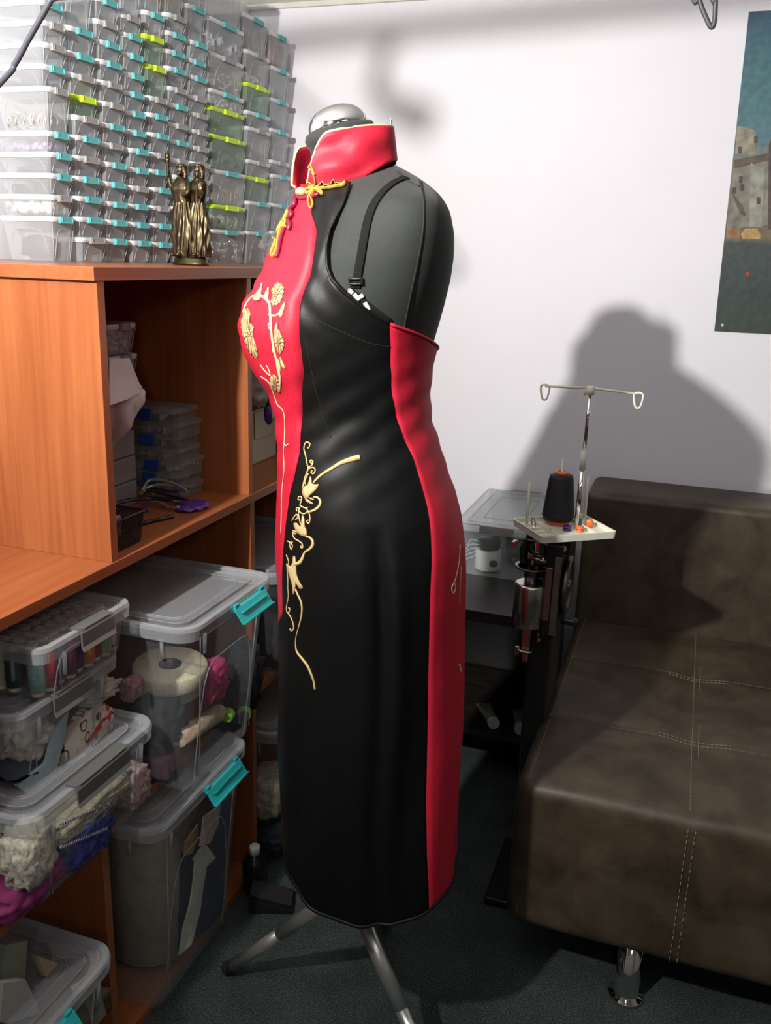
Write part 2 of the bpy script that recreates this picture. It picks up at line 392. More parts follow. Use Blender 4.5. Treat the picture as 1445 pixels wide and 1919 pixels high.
heap('red_beads','dusty red beads filling the top box nearest the corner','beads',(9,7),.85,mat('dusty_red',(.42,.12,.10),.5),.006,220,'bead')
heap('white_spools','white trims stacked in the second box from top nearest the corner','trims',(9,6),.6,bw,.01,0,'flat')
heap('violet_cloth','violet cloth inside a box nearest the corner','cloth',(9,5),.45,mat('violet_cloth',(.16,.09,.34),.6),.01,0,'flat')
heap('peach_cloth','peach cloth inside a box nearest the corner','cloth',(9,4),.45,mat('peach_cloth',(.55,.36,.22),.7),.01,0,'flat')
heap('green_cloth','olive cloth inside a box above the statuette','cloth',(6,6),.8,mat('olive_cloth',(.22,.30,.12),.7),.01,0,'flat')
heap('pink_cloth','pink cloth inside a box just behind the raised torch','cloth',(6,3),.75,mat('pink_cloth',(.45,.22,.22),.7),.01,0,'flat')
heap('navy_cloth','navy cloth inside a box above the statuette heads','cloth',(6,5),.7,mat('navy_cloth',(.05,.06,.17),.6),.01,0,'flat')
heap('gold_sequins','gold sequins filling a high box above the sixth column','sequins',(5,14) if (5,14) in boxes else (5,13),.8,mat('gold_seq',(.5,.38,.18),.3,.6),.005,160,'bead')
heap('tan_trims','tan trims in the lowest box of the third column','trims',(2,0),.4,mat('tan_cloth',(.34,.20,.10),.6),.01,0,'flat')
heap('ivory_petals','ivory petals in a low box of the fourth column','petals',(3,1),.5,mat('ivory_cloth',(.60,.55,.38),.6),.01,0,'flat')
# bags of clear things at the right end of the top board
def bag(name,label,loc,rx,ry,rz,m,seed):
    bm=B(); vs=blob(bm,(0,0,rz),rx,ry,rz,.18,4,4,seed,flatb=0)
    for v in vs:
        v.co.x+=.003*math.sin(v.co.y*400+v.co.z*150); 
    return tag(obj(name,bm,m,None,True,loc=loc),label,'plastic bag')
cell_m=clear('cellophane',(.55,.56,.56),.22,.08,.35)
bag('plastic_bag','crinkled cellophane bag at the foot of the corner box columns',(-1.09,2.32,1.3952),.05,.10,.040,cell_m,3)
bm=B(); rnd=random.Random(5)
for i in range(70):
    p=Vector((-1.09+rnd.uniform(-.035,.035),2.32+rnd.uniform(-.075,.075),1.405+rnd.random()*.045)); a=rnd.random()*PI
    v=Vector((math.cos(a),math.sin(a),rnd.uniform(-.6,.8))).normalized()*.012; cyl(bm,p-v,p+v,.0016,4)
tag(obj('zip_ties',bm,mat('clear_ties',(.45,.40,.38),.25),None,True),'loose translucent sticks inside the crinkled cellophane bag','craft sticks',kind='stuff')
# ------------------------------------------------------------------ bronze statuette
def statue():
    t=thing('statuette','bronze statuette of robed torch bearing women on the top board','statuette',(-.985,1.632,1.3952),math.radians(-22))
    k=1.0
    bm=B(); lathe(bm,[(.046,0),(.047,.004),(.043,.007),(.042,.012),(.036,.016),(.001,.019)],28)
    for v in bm.verts: v.co.y*=.62
    obj('base',bm,bronze,t,True)
    def robe(cx,cyy,f,seed):
        bm=B(); N=48; rings=[]
        prof=[(.016,.020,.016),(.030,.022,.017),(.055,.024,.018),(.085,.024,.017),(.105,.020,.015),(.118,.016,.012),(.130,.018,.013),(.145,.021,.014),(.155,.021,.012),(.162,.013,.009),(.167,.007,.007)]
        hs=np.linspace(.016,.167,44)
        for h in hs:
            rx=np.interp(h,[p[0] for p in prof],[p[1] for p in prof])*f; ry=np.interp(h,[p[0] for p in prof],[p[2] for p in prof])*f
            ring=[]
            for k2 in range(N):
                a=2*PI*k2/N
                fold=0
                if h<.12:
                    fold=.0026*math.sin(7*a+ (h*60 if math.cos(a-1)>0 else -h*30)+seed)*min(1,(.122-h)*18)+.0012*math.sin(15*a+seed-h*90)
                elif h<.155: fold=.0006*math.sin(10*a)+ .003*max(0,math.cos(a+PI/2))*math.exp(-((h-.143)/.008)**2)*abs(math.sin(1.4*(a+PI/2)*2))
                sway=.004*math.sin(h*28+seed)
                ring.append(bm.verts.new((cx+(rx+fold)*math.cos(a)+sway,cyy+(ry+fold)*math.sin(a),h)))
            rings.append(ring)
        for A,D in zip(rings,rings[1:]):
            for k2 in range(N): bm.faces.new((A[k2],A[(k2+1)%N],D[(k2+1)%N],D[k2]))
        bm.faces.new(rings[0][::-1]); bm.faces.new(rings[-1])
        s=.004*math.sin(.167*28+seed); hx=cx+s
        # head with face and hair
        ball(bm,(hx,cyy-.001,.180),.0088,3,(.85,.95,1.2)); ball(bm,(hx,cyy-.0098,.179),.0016,1,(.8,1.2,1.5)); ball(bm,(hx,cyy-.0072,.1715),.004,2)
        ball(bm,(hx,cyy+.0045,.180),.0108,3,(1,.95,1.15)); ball(bm,(hx-.0085,cyy+.003,.170),.0055,2,(.9,1,1.9)); ball(bm,(hx+.0085,cyy+.003,.170),.0055,2,(.9,1,1.9))
        for j in range(9):
            a=PI+PI*j/8; cyl(bm,(hx+.0098*math.cos(a),cyy+.001+.0098*math.sin(a),.186),(hx+.0125*math.cos(a),cyy+.001+.0125*math.sin(a),.1935),.0016,5,.0006)
        tube(bm,[(hx+.0102*math.cos(a),cyy+.001+.0102*math.sin(a),.1862) for a in [2*PI*j/20 for j in range(20)]],.0014,5,closed=True)
        # feet
        for q in (-.009,.010): ball(bm,(cx+q,cyy-.016*f,.0205),.0055,2,(.8,1.7,.7))
        return bm,hx
    def limb(bm,pts,rs): tube(bm,[tuple(p) for p in cr(pts,5)],list(np.interp(np.linspace(0,1,(len(pts)-1)*5+1),np.linspace(0,1,len(rs)),rs)),8)
    bm,hx=robe(-.010,-.006,1.22,0.4)
    limb(bm,[(-.026,-.006,.155),(-.038,-.010,.146),(-.043,-.014,.160),(-.041,-.016,.182)],[.0062,.0058,.0048,.0034])
    for j in range(5): limb(bm,[(-.041+.0012*j-.002,-.018+.001*j,.183),(-.042+.0015*j-.002,-.0195+.001*j,.187),(-.0405+.0012*j,-.017,.189)],[.0013,.0012,.0009])
    # hanging sleeve
    for j in range(6):
        x=-.022-.0035*j; limb(bm,[(x,-.008,.152),(x-.001,-.010,.140),(x+.001,-.008,.128+.003*abs(j-2))],[.0036,.0034,.002])
    limb(bm,[(.011,-.008,.155),(.020,-.017,.138),(.008,-.022,.130)],[.006,.005,.0035])
    o=obj('figure',bm,bronze,t,True); md=o.modifiers.new('fuse','REMESH'); md.mode='VOXEL'; md.voxel_size=.00085; md.use_smooth_shade=True
    bm,hx=robe(.020,.008,1.08,2.2)
    limb(bm,[(.030,.006,.152),(.040,-.002,.135),(.046,-.012,.128),(.053,-.017,.133)],[.0056,.0046,.004,.003])
    limb(bm,[(-.002,.016,.153),(-.024,.018,.158),(-.028,.012,.178)],[.0056,.0046,.003])
    o=obj('figure',bm,bronze,t,True); md=o.modifiers.new('fuse','REMESH'); md.mode='VOXEL'; md.voxel_size=.00085; md.use_smooth_shade=True
    bm=B(); lathe(bm,[(.0015,-.024),(.0022,-.02),(.0028,0),(.0046,.006),(.0058,.010),(.004,.012)],12,mtx=Matrix.Translation((-.041,-.0185,.190)))
    blob(bm,(-.041,-.0185,.205),.0042,.0042,.007,.3,3,2,1)
    obj('torch',bm,bronze,t,True)
    bm=B(); lathe(bm,[(.0012,-.03),(.002,0),(.004,.006),(.005,.012)],12,mtx=Matrix.Translation((.053,-.019,.150))); blob(bm,(.053,-.019,.168),.004,.004,.008,.3,3,2,5)
    obj('torch',bm,bronze,t,True)
statue()
# ------------------------------------------------------------------ large bins in the lower cells
def prism(bm,pts,axis,a0,a1,mi=0):
    """extrude a closed 2D polygon; axis 0: pts are (y,z) between x=a0..a1; axis 1: pts are (x,z) between y=a0..a1; axis 2: (x,y)"""
    def P(p,a): return (a,p[0],p[1]) if axis==0 else ((p[0],a,p[1]) if axis==1 else (p[0],p[1],a))
    A=[bm.verts.new(P(p,a0)) for p in pts]; D=[bm.verts.new(P(p,a1)) for p in pts]; n=len(pts)
    for k in range(n): bm.faces.new((A[k],A[(k+1)%n],D[(k+1)%n],D[k])).material_index=mi
    bm.faces.new(A[::-1]).material_index=mi; bm.faces.new(D).material_index=mi
def ribbonprof(pts,th):
    """turn an open polyline in a plane into a closed outline of thickness th"""
    L=[];R=[]
    for i,p in enumerate(pts):
        a=pts[max(i-1,0)]; b=pts[min(i+1,len(pts)-1)]; dx,dz=b[0]-a[0],b[1]-a[1]; l=math.hypot(dx,dz) or 1
        nx,nz_=-dz/l*th/2,dx/l*th/2; L.append((p[0]+nx,p[1]+nz_)); R.append((p[0]-nx,p[1]-nz_))
    return L+R[::-1]
def big_bin(label,xf,y0,y1,zb,zt,depth,latch=None,ly=None,taper=.028,r=.035,group='large storage bins in the lower cells',tray=False):
    w=y1-y0; h=zt-zb; cx=xf-depth/2
    t=thing('storage_bin',label,'storage bin',(cx,(y0+y1)/2,zb),0,group)
    bm=B(); k=taper
    loft(bm,[(w-.03-2*k,depth-.03-2*k,r*.7,.0005),(w-.024-2*k,depth-.024-2*k,r*.75,.006),(w-.022,depth-.022,r,h-.026)],True,False,n=6)
    obj('bin_body',bm,bigclear_m,t)
    bm=B()
    # moulded ribs of the walls
    xw=depth/2-.011
    for s in (-1,1):
        for yy in (w/2-.05,):
            tube(bm,[(xw-k*(1-z/h)*1.0+.0006,s*(yy-k*(1-z/h)),z) for z in (h*.03,h*.5,h-.03)],.0012,5)
    for s in (-1,1):
        cyl(bm,(xw+.004,s*(w/2-.055),h-.058),(xw+.006,s*(w/2-.055),h-.022),.0035,6)
    for s in (0,1):
        cyl(bm,(xw-.05-s*.0,-(w/2-.008),h-.058),(xw-.05,-(w/2-.008),h-.022),.0035,6)
    P=[]
    for j in range(21):
        u=-1+j/10; P.append((xw-k*(1-(.06+.66*(1-abs(u)**8)))+.0006,u*w*.33,h*(.06+.66*(1-abs(u)**8))))
    tube(bm,P,.0011,5)
    obj('moulded_ribs',bm,rim_m,t)
    bm=B()
    R_=loft(bm,[(w-.016,depth-.016,r,h-.028),(w-.004,depth-.004,r+.004,h-.024),(w,depth,r+.006,h-.006),(w-.004,depth-.004,r+.005,h),(w-.022,depth-.022,r,h),(w-.030,depth-.030,r,h-.008)],False,False,n=7)
    obj('lid_rim',bm,rim_m,t)
    bm=B()
    secs=[(w-.030,depth-.030,r,h-.008),(w-.06,depth-.06,r*.8,h-.008),(w-.064,depth-.064,r*.8,h-.003),(w-.10,depth-.10,r*.7,h-.003),(w-.104,depth-.104,r*.7,h-.007)]
    loft(bm,secs,False,True,n=7)
    for ww,rr_ in ((.030,r),(.064,r*.8),(.104,r*.7)):
        P=[(x,y,h-.0025) for x,y in rr_pts(w-ww,depth-ww,rr_,6)]; tube(bm,P,.0010,4,closed=True)
    obj('lid',bm,biglid_m,t)
    if latch:
        col,a,b,style=latch; bm=B(); x=depth/2
        a-=(y0+y1)/2; b-=(y0+y1)/2
        if style=='open':
            prism(bm,ribbonprof([(x-.004,h-.008),(x+.004,h-.012),(x+.012,h-.024),(x+.020,h-.036),(x+.026,h-.034)],.0022),1,a,b)
            prism(bm,ribbonprof([(x+.010,h-.020),(x+.016,h-.018)],.002),1,a+.012,b-.012)
            for q in (a+.01,b-.01): box(bm,x-.006,x+.004,q-.007,q+.007,h-.018,h-.004,.001)
        else:
            prism(bm,ribbonprof([(x-.018,h+.0015),(x+.001,h+.0015),(x+.0035,h-.004),(x+.0035,h-.026),(x+.007,h-.033)],.003),1,a,b)
            box(bm,x-.012,x+.004,a+.008,b-.008,h+.0005,h+.0035,.0008)
        obj('latch',bm,{'turq':turqd,'grey':mat('bin_latch_grey',(.13,.135,.125),.4)}[col],t)
    return t
tallbin=big_bin('tall clear bin with open turquoise latch standing on the base board',-.785,1.135,1.495,.0202,.445,.42,('turq',1.30,1.43,'open'))
bigbin=big_bin('large clear bin with open turquoise latch under the middle board, cream tape roll inside',-.738,1.190,1.515,.4762,.812,.46,('turq',1.335,1.455,'open'))
midbin=big_bin('clear bin with grey latch on the shelf, blue lace and knitwear inside',-.797,.855,1.185,.4762,.648,.40,('grey',.955,1.085,'bar'),taper=.016)
upbin=big_bin('clear bin with patterned cloth, sandwiched between knitwear bin and thread box',-.853,.905,1.165,.6485,.772,.34,('grey',.985,1.075,'bar'),taper=.012,r=.022)
thbin=big_bin('shallow clear box of thread spools, topmost of the left stack under the middle board',-.835,.950,1.180,.7725,.862,.30,('grey',1.035,1.115,'bar'),taper=.006,r=.018)
flbin=big_bin('clear bin with turquoise latch and foam shapes in the lowest left cell',-.778,.640,1.015,.0202,.320,.42,('turq',.76,.89,'open'))
c3up=big_bin('clear bin behind the dress on the upper shelf of the third cell',-.80,1.665,2.075,.4762,.745,.44)
c3lo=big_bin('clear bin behind the dress at the foot of the third cell, wool skein inside',-.80,1.665,2.075,.0202,.35,.44)
def at(px,py,x): return on(px,py,0,x)
def T_(o,label,cat,group=None,kind=None): return tag(o,label,cat,group,kind)
def sheet(name,label,cat,poly,x,m,th=.003,lean=0,curl=0,seed=0):
    """a cut sheet or fold of cloth standing in a bin: outline with its own thickness, bent"""
    P=[at(px,py,x) for px,py in poly]; cyy=sum(p.y for p in P)/len(P); cz=sum(p.z for p in P)/len(P)
    pts=[(p.y,p.z) for p in P]
    bm=B(); A=[bm.verts.new((0,p[0],p[1])) for p in pts]; bm.faces.new(A)
    bmesh.ops.triangulate(bm,faces=bm.faces[:]); 
    bmesh.ops.subdivide_edges(bm,edges=bm.edges[:],cuts=3,use_grid_fill=True)
    r=bmesh.ops.extrude_face_region(bm,geom=bm.faces[:])
    for v in [g for g in r['geom'] if isinstance(g,bmesh.types.BMVert)]: v.co.x-=th
    for v in bm.verts: v.co.x+=x+lean*(v.co.z-cz)+curl*math.sin((v.co.y-cyy)*40+seed)*.5+curl*.5*nz(v.co.y*18,v.co.z*18,seed)
    return tag(obj(name,bm,m,None,False),label,cat)
def lump(name,label,cat,px,py,x,rx,ry,rz,m,amp=.15,fr=5,seed=0,zmin=None):
    p=at(px,py,x); bm=B(); blob(bm,p,rx,ry,rz,amp,fr,4,seed,flatb=zmin)
    return tag(obj(name,bm,m,None,True),label,cat)
cl=lambda n,c,**k: mat(n,c,.8,noise=k.get('noise',.15),nscale=k.get('s',60),bmp=.3)
# large bin contents
tape=thing('tape_roll','wide cream tape roll lying at the top of the large bin','tape roll',at(333,1262,-.87)+Vector((-.01,-.01,-.012)),0)
bm=B(); lathe(bm,[(.022,-.036),(.056,-.036),(.062,-.030),(.064,-.010),(.068,-.008),(.0705,-.004),(.0705,.020),(.068,.024),(.022,.024)],40,cap=False); obj('tape',bm,cl('cream_tape',(.62,.56,.40),s=200),tape,True)
bm=B(); lathe(bm,[(.017,-.036),(.0218,-.036),(.0218,.024),(.017,.024),(.017,-.036)],28,cap=False); obj('core',bm,black_p,tape,True)
tape.rotation_euler=(.05,.06,0); tape.location.z+=.012
lump('ruffled_ribbon','bunched magenta pink ribbon inside the large bin','ribbon',398,1275,-.83,.022,.036,.040,cl('magenta_ribbon',(.50,.06,.17)),.22,8,3)
lump('dark_cloth','dark bundled cloth along the right of the large bin','cloth',455,1265,-.85,.035,.040,.075,cl('deep_navy',(.016,.016,.026)),.25,6,4)
lump('dark_cloth','dark teal cloth at the lower left of the large bin','cloth',290,1345,-.88,.05,.060,.055,cl('dark_teal',(.022,.030,.034)),.2,5,8,zmin=.484)
lump('pink_cloth','small pink printed cloth at the left edge of the large bin','cloth',246,1290,-.90,.015,.022,.022,cl('pink_print',(.42,.22,.22),noise=.5,s=90),.18,5,2)
bm=B(); a=at(335,1385,-.835); b=at(412,1335,-.835); tube(bm,[a,(a+b)/2+Vector((0,0,.002)),b],[.017,.018,.017],18); T_(obj('lace_roll',bm,cl('beige_lace',(.50,.38,.26),noise=.35,s=70),None,False),'beige lace roll lying low in the large bin','lace roll')
def ring_(name,label,px,py,x,m,r=.013,l=.018,tilt=(0,1,.3)):
    p=at(px,py,x); d=Vector(tilt).normalized(); u=d.orthogonal().normalized(); w=d.cross(u); bm=B(); n=20
    prof=[(r,-l/2),(r,l/2),(r*.72,l/2),(r*.72,-l/2)]
    rg=[[bm.verts.new(p+d*z+(u*math.cos(2*PI*k/n)+w*math.sin(2*PI*k/n))*q) for k in range(n)] for q,z in prof]
    for i in range(4):
        for k in range(n): bm.faces.new((rg[i][k],rg[i][(k+1)%n],rg[(i+1)%4][(k+1)%n],rg[(i+1)%4][k])).smooth=True
    return T_(obj(name,bm,m,None),label,'tape roll')
gg=mat('leaf_green_tape',(.22,.50,.03),.4)
ring_('green_tape_roll','small green tape roll nearer the pink ribbon in the large bin',427,1340,-.82,gg)
ring_('green_tape_roll','small green ring with beige core by the right end of the large bin',458,1337,-.82,gg,.015,.014,(-.5,1,.2))
lump('red_cloth','red cloth on the floor of the large bin','cloth',430,1372,-.83,.03,.035,.014,cl('deep_red_cloth',(.20,.015,.02)),.2,6,5,zmin=.484)
# tall bin contents
bm=B(); p=at(288,1715,-.90); lathe(bm,[(.084,-.160),(.087,-.155),(.087,.155),(.083,.160)],40,mtx=Matrix.Translation((p.x-.03,p.y+.035,.20))@Matrix.Rotation(.04,4,'X'))
T_(obj('foam_roll',bm,cl('taupe_foam',(.30,.245,.18),s=40),None,False),'wide taupe foam roll standing in the tall bin','foam roll')
sheet('felt_sheet','navy blue sheet leaning across the tall bin','sheet',[(345,1600),(430,1500),(432,1690),(345,1790)],-.835,cl('navy_felt',(.018,.026,.075)),.012,.05,.02,1)
sheet('paper_strip','long pale strip standing in the tall bin','strip',[(362,1610),(388,1615),(378,1700),(358,1770),(338,1790),(352,1690)],-.820,cl('pale_strip',(.60,.60,.50)),.003,.05,.008,2)
sheet('paper_piece','pale kite shaped paper above the long strip in the tall bin','paper',[(385,1580),(405,1608),(385,1630),(362,1612)],-.813,cl('pale_paper2',(.62,.58,.46)),.002,.05,.006,5)
sheet('pink_paper','dull pink sheet near the latch of the tall bin','sheet',[(378,1530),(418,1508),(415,1545),(392,1580),(372,1585)],-.808,cl('dull_pink',(.58,.44,.37)),.003,.05,.008,3)
sheet('mustard_leaf','mustard leather leaf shape in the tall bin','leather piece',[(346,1580),(372,1545),(376,1572),(362,1600),(346,1605)],-.815,cl('mustard',(.42,.26,.06)),.003,.05,.008,4)
sheet('ochre_paper','brown crumpled sheet just under the tall bin lid','sheet',[(330,1560),(352,1500),(385,1490),(372,1540),(352,1575)],-.83,cl('ochre_brown',(.16,.095,.045)),.004,.05,.014,4)
# knitwear bin
kn=lambda n,c: mat(n,c,.9,noise=.3,nscale=160,bmp=.8)
lump('blue_lace','royal blue lace bundle with pale scalloped edges in the knitwear bin','lace',150,1570,-.845,.03,.062,.044,mat('royal_blue_lace',(.045,.05,.22),.8,noise=.7,nscale=110,bmp=.6),.3,8,6,zmin=.484)
lump('cream_knit','cream knitted strip lying along the top of the knitwear bin','knitwear',160,1505,-.855,.035,.11,.022,kn('cream_knit',(.48,.44,.32)),.25,7,3)
lump('pink_knit','dusty pink knitted roll at the right of the knitwear bin','knitwear',243,1470,-.84,.030,.030,.038,kn('dusty_pink_knit',(.42,.30,.28)),.15,5,9)
lump('white_knit','white nubbly knit in the near corner of the knitwear bin','knitwear',52,1600,-.835,.028,.036,.048,kn('white_knit',(.55,.52,.42)),.2,8,2)
lump('magenta_cloth','magenta cloth at the bottom of the knitwear bin','cloth',30,1650,-.87,.05,.075,.026,cl('magenta_cloth',(.24,.025,.12)),.15,5,3,zmin=.484)
lump('maroon_cloth','dark maroon cloth in the far end of the knitwear bin','cloth',290,1440,-.87,.05,.035,.045,cl('maroon_cloth',(.06,.012,.03)),.15,5,5,zmin=.484)
bm=B()
for z0,off in ((1545,0),(1590,6)):
    pts=[]
    for j in range(40):
        px=112+j*2.3; py=z0-(px-112)*.42+ (3 if j%2 else -3); pts.append(at(px,py,-.806))
    tube(bm,pts,.0012,4)
T_(obj('scalloped_edging',bm,cl('lilac_edging',(.50,.44,.58)),None,False),'zigzag lilac edging across the blue lace','lace edging')
# upper bin (patterned cloth)
pc,nt,b,o=base('printed_cloth'); vz=tex(nt,'ShaderNodeTexVoronoi',(1,1,1),Scale=42); nn=tex(nt,'ShaderNodeTexNoise',(1,1,1),Scale=30)
r1=ramp(nt,vz.outputs['Distance'],[(.30,(.62,.58,.48)),(.34,(.08,.05,.05)),(.42,(.07,.05,.05)),(.46,(.62,.58,.48))]); r2=ramp(nt,nn.outputs[0],[(.60,(1,1,1)),(.63,(.75,.10,.06))])
mx=nt.nodes.new('ShaderNodeMix'); mx.data_type='RGBA'; mx.blend_type='MULTIPLY'; mx.inputs[0].default_value=1; nt.links.new(r1.outputs[0],mx.inputs[6]); nt.links.new(r2.outputs[0],mx.inputs[7]); nt.links.new(mx.outputs[2],b.inputs['Base Color']); b.inputs['Roughness'].default_value=.8
sheet('printed_cloth','white cloth printed in red and grey in the patterned cloth bin','cloth',[(118,1400),(150,1345),(190,1312),(216,1330),(215,1365),(165,1412),(122,1432)],-.874,pc,.02,.03,.012,3)
sheet('blue_felt','pale blue cut strips standing in the patterned cloth bin','cloth',[(40,1475),(80,1430),(95,1370),(122,1325),(112,1400),(98,1450),(60,1490)],-.870,cl('pale_blue_felt',(.27,.36,.38)),.006,.02,.012,7)
lump('white_plush','folded white plush in the near end of the patterned cloth bin','cloth',55,1375,-.905,.035,.045,.030,cl('white_plush',(.52,.47,.42)),.22,5,4)
lump('navy_cloth','navy cloth under the plush in the patterned cloth bin','cloth',40,1445,-.915,.045,.055,.024,cl('navy_cloth2',(.03,.04,.06)),.15,5,6,zmin=.656)
lump('cream_sleeve','rolled cream fabric under the far lid end of the patterned cloth bin','cloth',172,1295,-.90,.030,.045,.014,cl('cream_sleeve',(.46,.42,.34)),.25,6,1)
lump('charcoal_cloth','charcoal cloth behind the printed cloth','cloth',130,1385,-.925,.045,.085,.030,cl('charcoal_cloth',(.035,.03,.035)),.12,5,1)
# thread box
def spool(loc,col,name,label,group=None,h=.070,r=.0125):
    t=thing('thread_spool',label,'thread spool',loc,0,group)
    bm=B(); lathe(bm,[(r*.8,0),(r*.8,.006),(r*.6,.0065),(r*.6,h-.006),(r*.8,h-.005),(r*.7,h),(r*.3,h),(r*.3,h-.006)],14); obj('bobbin',bm,cl('spool_cream',(.50,.44,.34)),t)
    bm=B(); lathe(bm,[(r*.62,.0066),(r,.008),(r,h-.010),(r*.62,h-.0066)],16); obj('thread',bm,mat('thread_'+name,col,.6,noise=.12,nscale=400,nstretch=(.05,.05,1),bmp=.5),t)
    return t
fr=[('cream',(.48,.45,.30)),('teal',(.02,.055,.07)),('mint',(.24,.42,.38)),('red',(.42,.05,.07)),('sky',(.14,.26,.38)),('maroon',(.13,.02,.05)),('violet',(.10,.02,.14)),('orange',(.62,.20,.02)),('crimson',(.28,.01,.03)),('lime',(.25,.45,.15)),('rose',(.36,.05,.09))]
lab={'cream':'cream','teal':'dark teal','mint':'mint','red':'coral red','sky':'sky blue','maroon':'maroon','violet':'violet','orange':'orange','crimson':'crimson','lime':'light green','rose':'rose'}
zt_=.7785
ys=[.0,.0,0]
for i,(n_,c_) in enumerate(fr):
    if i<2: loc=(-.885-.024*(2-i),.972+.002,zt_)
    else: loc=(-.864-(.0 if i%2 else .004),.974+(i-2)*.0222,zt_)
    spool(loc,c_,n_,f'{lab[n_]} thread spool at the clear front of the thread box','thread spools in the thread box')
BK=[('brown',(.16,.07,.05)),('wine',(.14,.03,.05)),('grey',(.2,.2,.2)),('beige',(.4,.33,.24)),('plum',(.1,.03,.08))]
for a in range(5):
    for b_ in range(9):
        if a<2 and b_==0: continue
        n_,c_=BK[int(hsh(a,b_)*5)]
        t=spool((-.894-a*.0262,.974+b_*.0235+(.004 if a%2 else 0),zt_),c_,'back_'+n_,'muted thread spool in the rear rows of the thread box','rear thread spools')
# foam-shape bin
fm=lambda n,c: mat(n,c,.75,noise=.08)
def arc_piece(name,label,px,py,x,R0,w,a0,a1,m,rot=0,th=.02):
    p=at(px,py,x); bm=B(); pts=[]; n=18
    for k in range(n+1):
        a=a0+(a1-a0)*k/n; pts.append((p.x+R0*math.cos(a),p.y+R0*math.sin(a)))
    for k in range(n,-1,-1):
        a=a0+(a1-a0)*k/n; pts.append((p.x+(R0-w)*math.cos(a),p.y+(R0-w)*math.sin(a)))
    prism(bm,pts,2,p.z-th,p.z); return T_(obj(name,bm,m,None),label,'foam shape')
arc_piece('foam_shape','beige crescent foam piece near the lid of the floor bin',115,1815,-.86,.065,.020,-.6,2.6,fm('beige_foam',(.34,.28,.22)))
sheet('foam_shape','sage green slab at the left of the floor bin','foam shape',[(5,1770),(50,1762),(52,1850),(0,1840)],-.875,fm('sage_foam',(.27,.29,.20)),.015,.1,.0,1)
sheet('foam_shape','pale grey slab below the sage slab in the floor bin','foam shape',[(0,1840),(45,1835),(85,1900),(20,1919),(0,1915)],-.85,fm('pale_grey_foam',(.42,.41,.36)),.015,.1,.0,1)
sheet('foam_shape','tan triangular foam piece in the floor bin','foam shape',[(66,1790),(112,1806),(90,1832)],-.845,fm('tan_foam',(.40,.30,.17)),.012,.1,0,1)
sheet('foam_shape','olive foam slab behind the turquoise latch of the floor bin','foam shape',[(160,1870),(185,1850),(200,1900),(175,1930)],-.81,fm('olive_foam',(.22,.22,.13)),.012,.0,0,1)
lump('brown_scraps','brown scraps lying low in the floor bin','scraps',100,1900,-.87,.06,.08,.05,fm('brown_scraps',(.14,.10,.07)),.3,6,2,zmin=.03)
# third cell bins' contents
bm=B(); p=at(505,1480,-.86); vs=blob(bm,p,.05,.06,.055,.10,3,4,2)
for v in vs: v.co+= (v.co-p).normalized()*.0025*math.sin((v.co.y*.8+v.co.z*.6)*420)
T_(obj('wool_skein',bm,kn('wool_beige',(.36,.32,.24)),None,True),'beige wool skein in the lower bin behind the dress','wool skein')
lump('dark_cloth','dark blue cloth below the wool skein','cloth',515,1550,-.85,.05,.07,.035,cl('ink_blue',(.02,.025,.04)),.15,5,3,zmin=.03)
lump('dark_cloth','dark cloth in the upper bin behind the dress','cloth',510,1180,-.90,.08,.10,.09,cl('soot_cloth',(.02,.02,.022)),.15,5,9,zmin=.484)
# ------------------------------------------------------------------ second cell, middle board
mz=.9345
def organiser(z,h,dx,dy,label,latch,seed):
    t=thing('bead_organiser',label,'bead organiser',(-1.070+dx,1.570+dy,z),0,'clear bead organisers stacked in the second cell')
    w,d=.082,.215
    bm=B(); box(bm,-d/2,d/2,-w/2,w/2,.0002,h*.60,.0015); obj('tray',bm,clear('organiser',(.50,.52,.48),.16,.12,.30),t)
    bm=B(); box(bm,-d/2-.003,d/2+.003,-w/2-.003,w/2+.003,h*.62,h-.0006,.002); obj('lid',bm,clear('organiser_lid',(.55,.57,.53),.20,.12,.30),t)
    bm=B()
    for k in range(1,6): box(bm,-d/2+k*d/6-.0007,-d/2+k*d/6+.0007,-w/2+.001,w/2-.001,.001,h*.58)
    obj('dividers',bm,clear('organiser_div',(.62,.65,.60),.4,.15,.2),t)
    if latch:
        bm=B(); box(bm,.022,.056,-w/2-.0065,-w/2-.003,h*.12,h*.95,.0012); obj('latch',bm,blue_l,t)
    bm=B(); rnd=random.Random(seed); c=[(.05,.05,.05),(.03,.03,.12),(.4,.38,.33),(.35,.24,.06),(.12,.13,.1),(.2,.2,.19)][seed%6]
    for k in range(6):
        if rnd.random()<.35: continue
        for j in range(16): ball(bm,(-d/2+(k+.5)*d/6+rnd.uniform(-.011,.011),rnd.uniform(-w/2+.006,w/2-.006) if j%2 else -w/2+.006,.005+rnd.random()*h*.25),.0035,1)
    o=obj('beads',bm,mat('organiser_beads%d'%(seed%6),c,.3),None,True,loc=t.location); tag(o,['dark','navy','pale','gold','grey green','steel grey','dark','navy'][seed%8]+' beads in the '+label.split(',')[1].strip()+' bead organiser','beads',kind='stuff')
    return t
ol=['bottom','second lowest','third lowest','fourth lowest','fifth lowest','second highest','topmost']
zz=mz
for i in range(7):
    h=.0262; organiser(zz,h-.0002,[.004,.002,.006,.0,-.004,.002,-.006][i],[0,-.002,.001,0,.002,-.001,0][i],'clear bead organiser, '+ol[i]+', in the stack of the second cell',i in (1,2,4,6) or i==3 and False,i); zz+=h
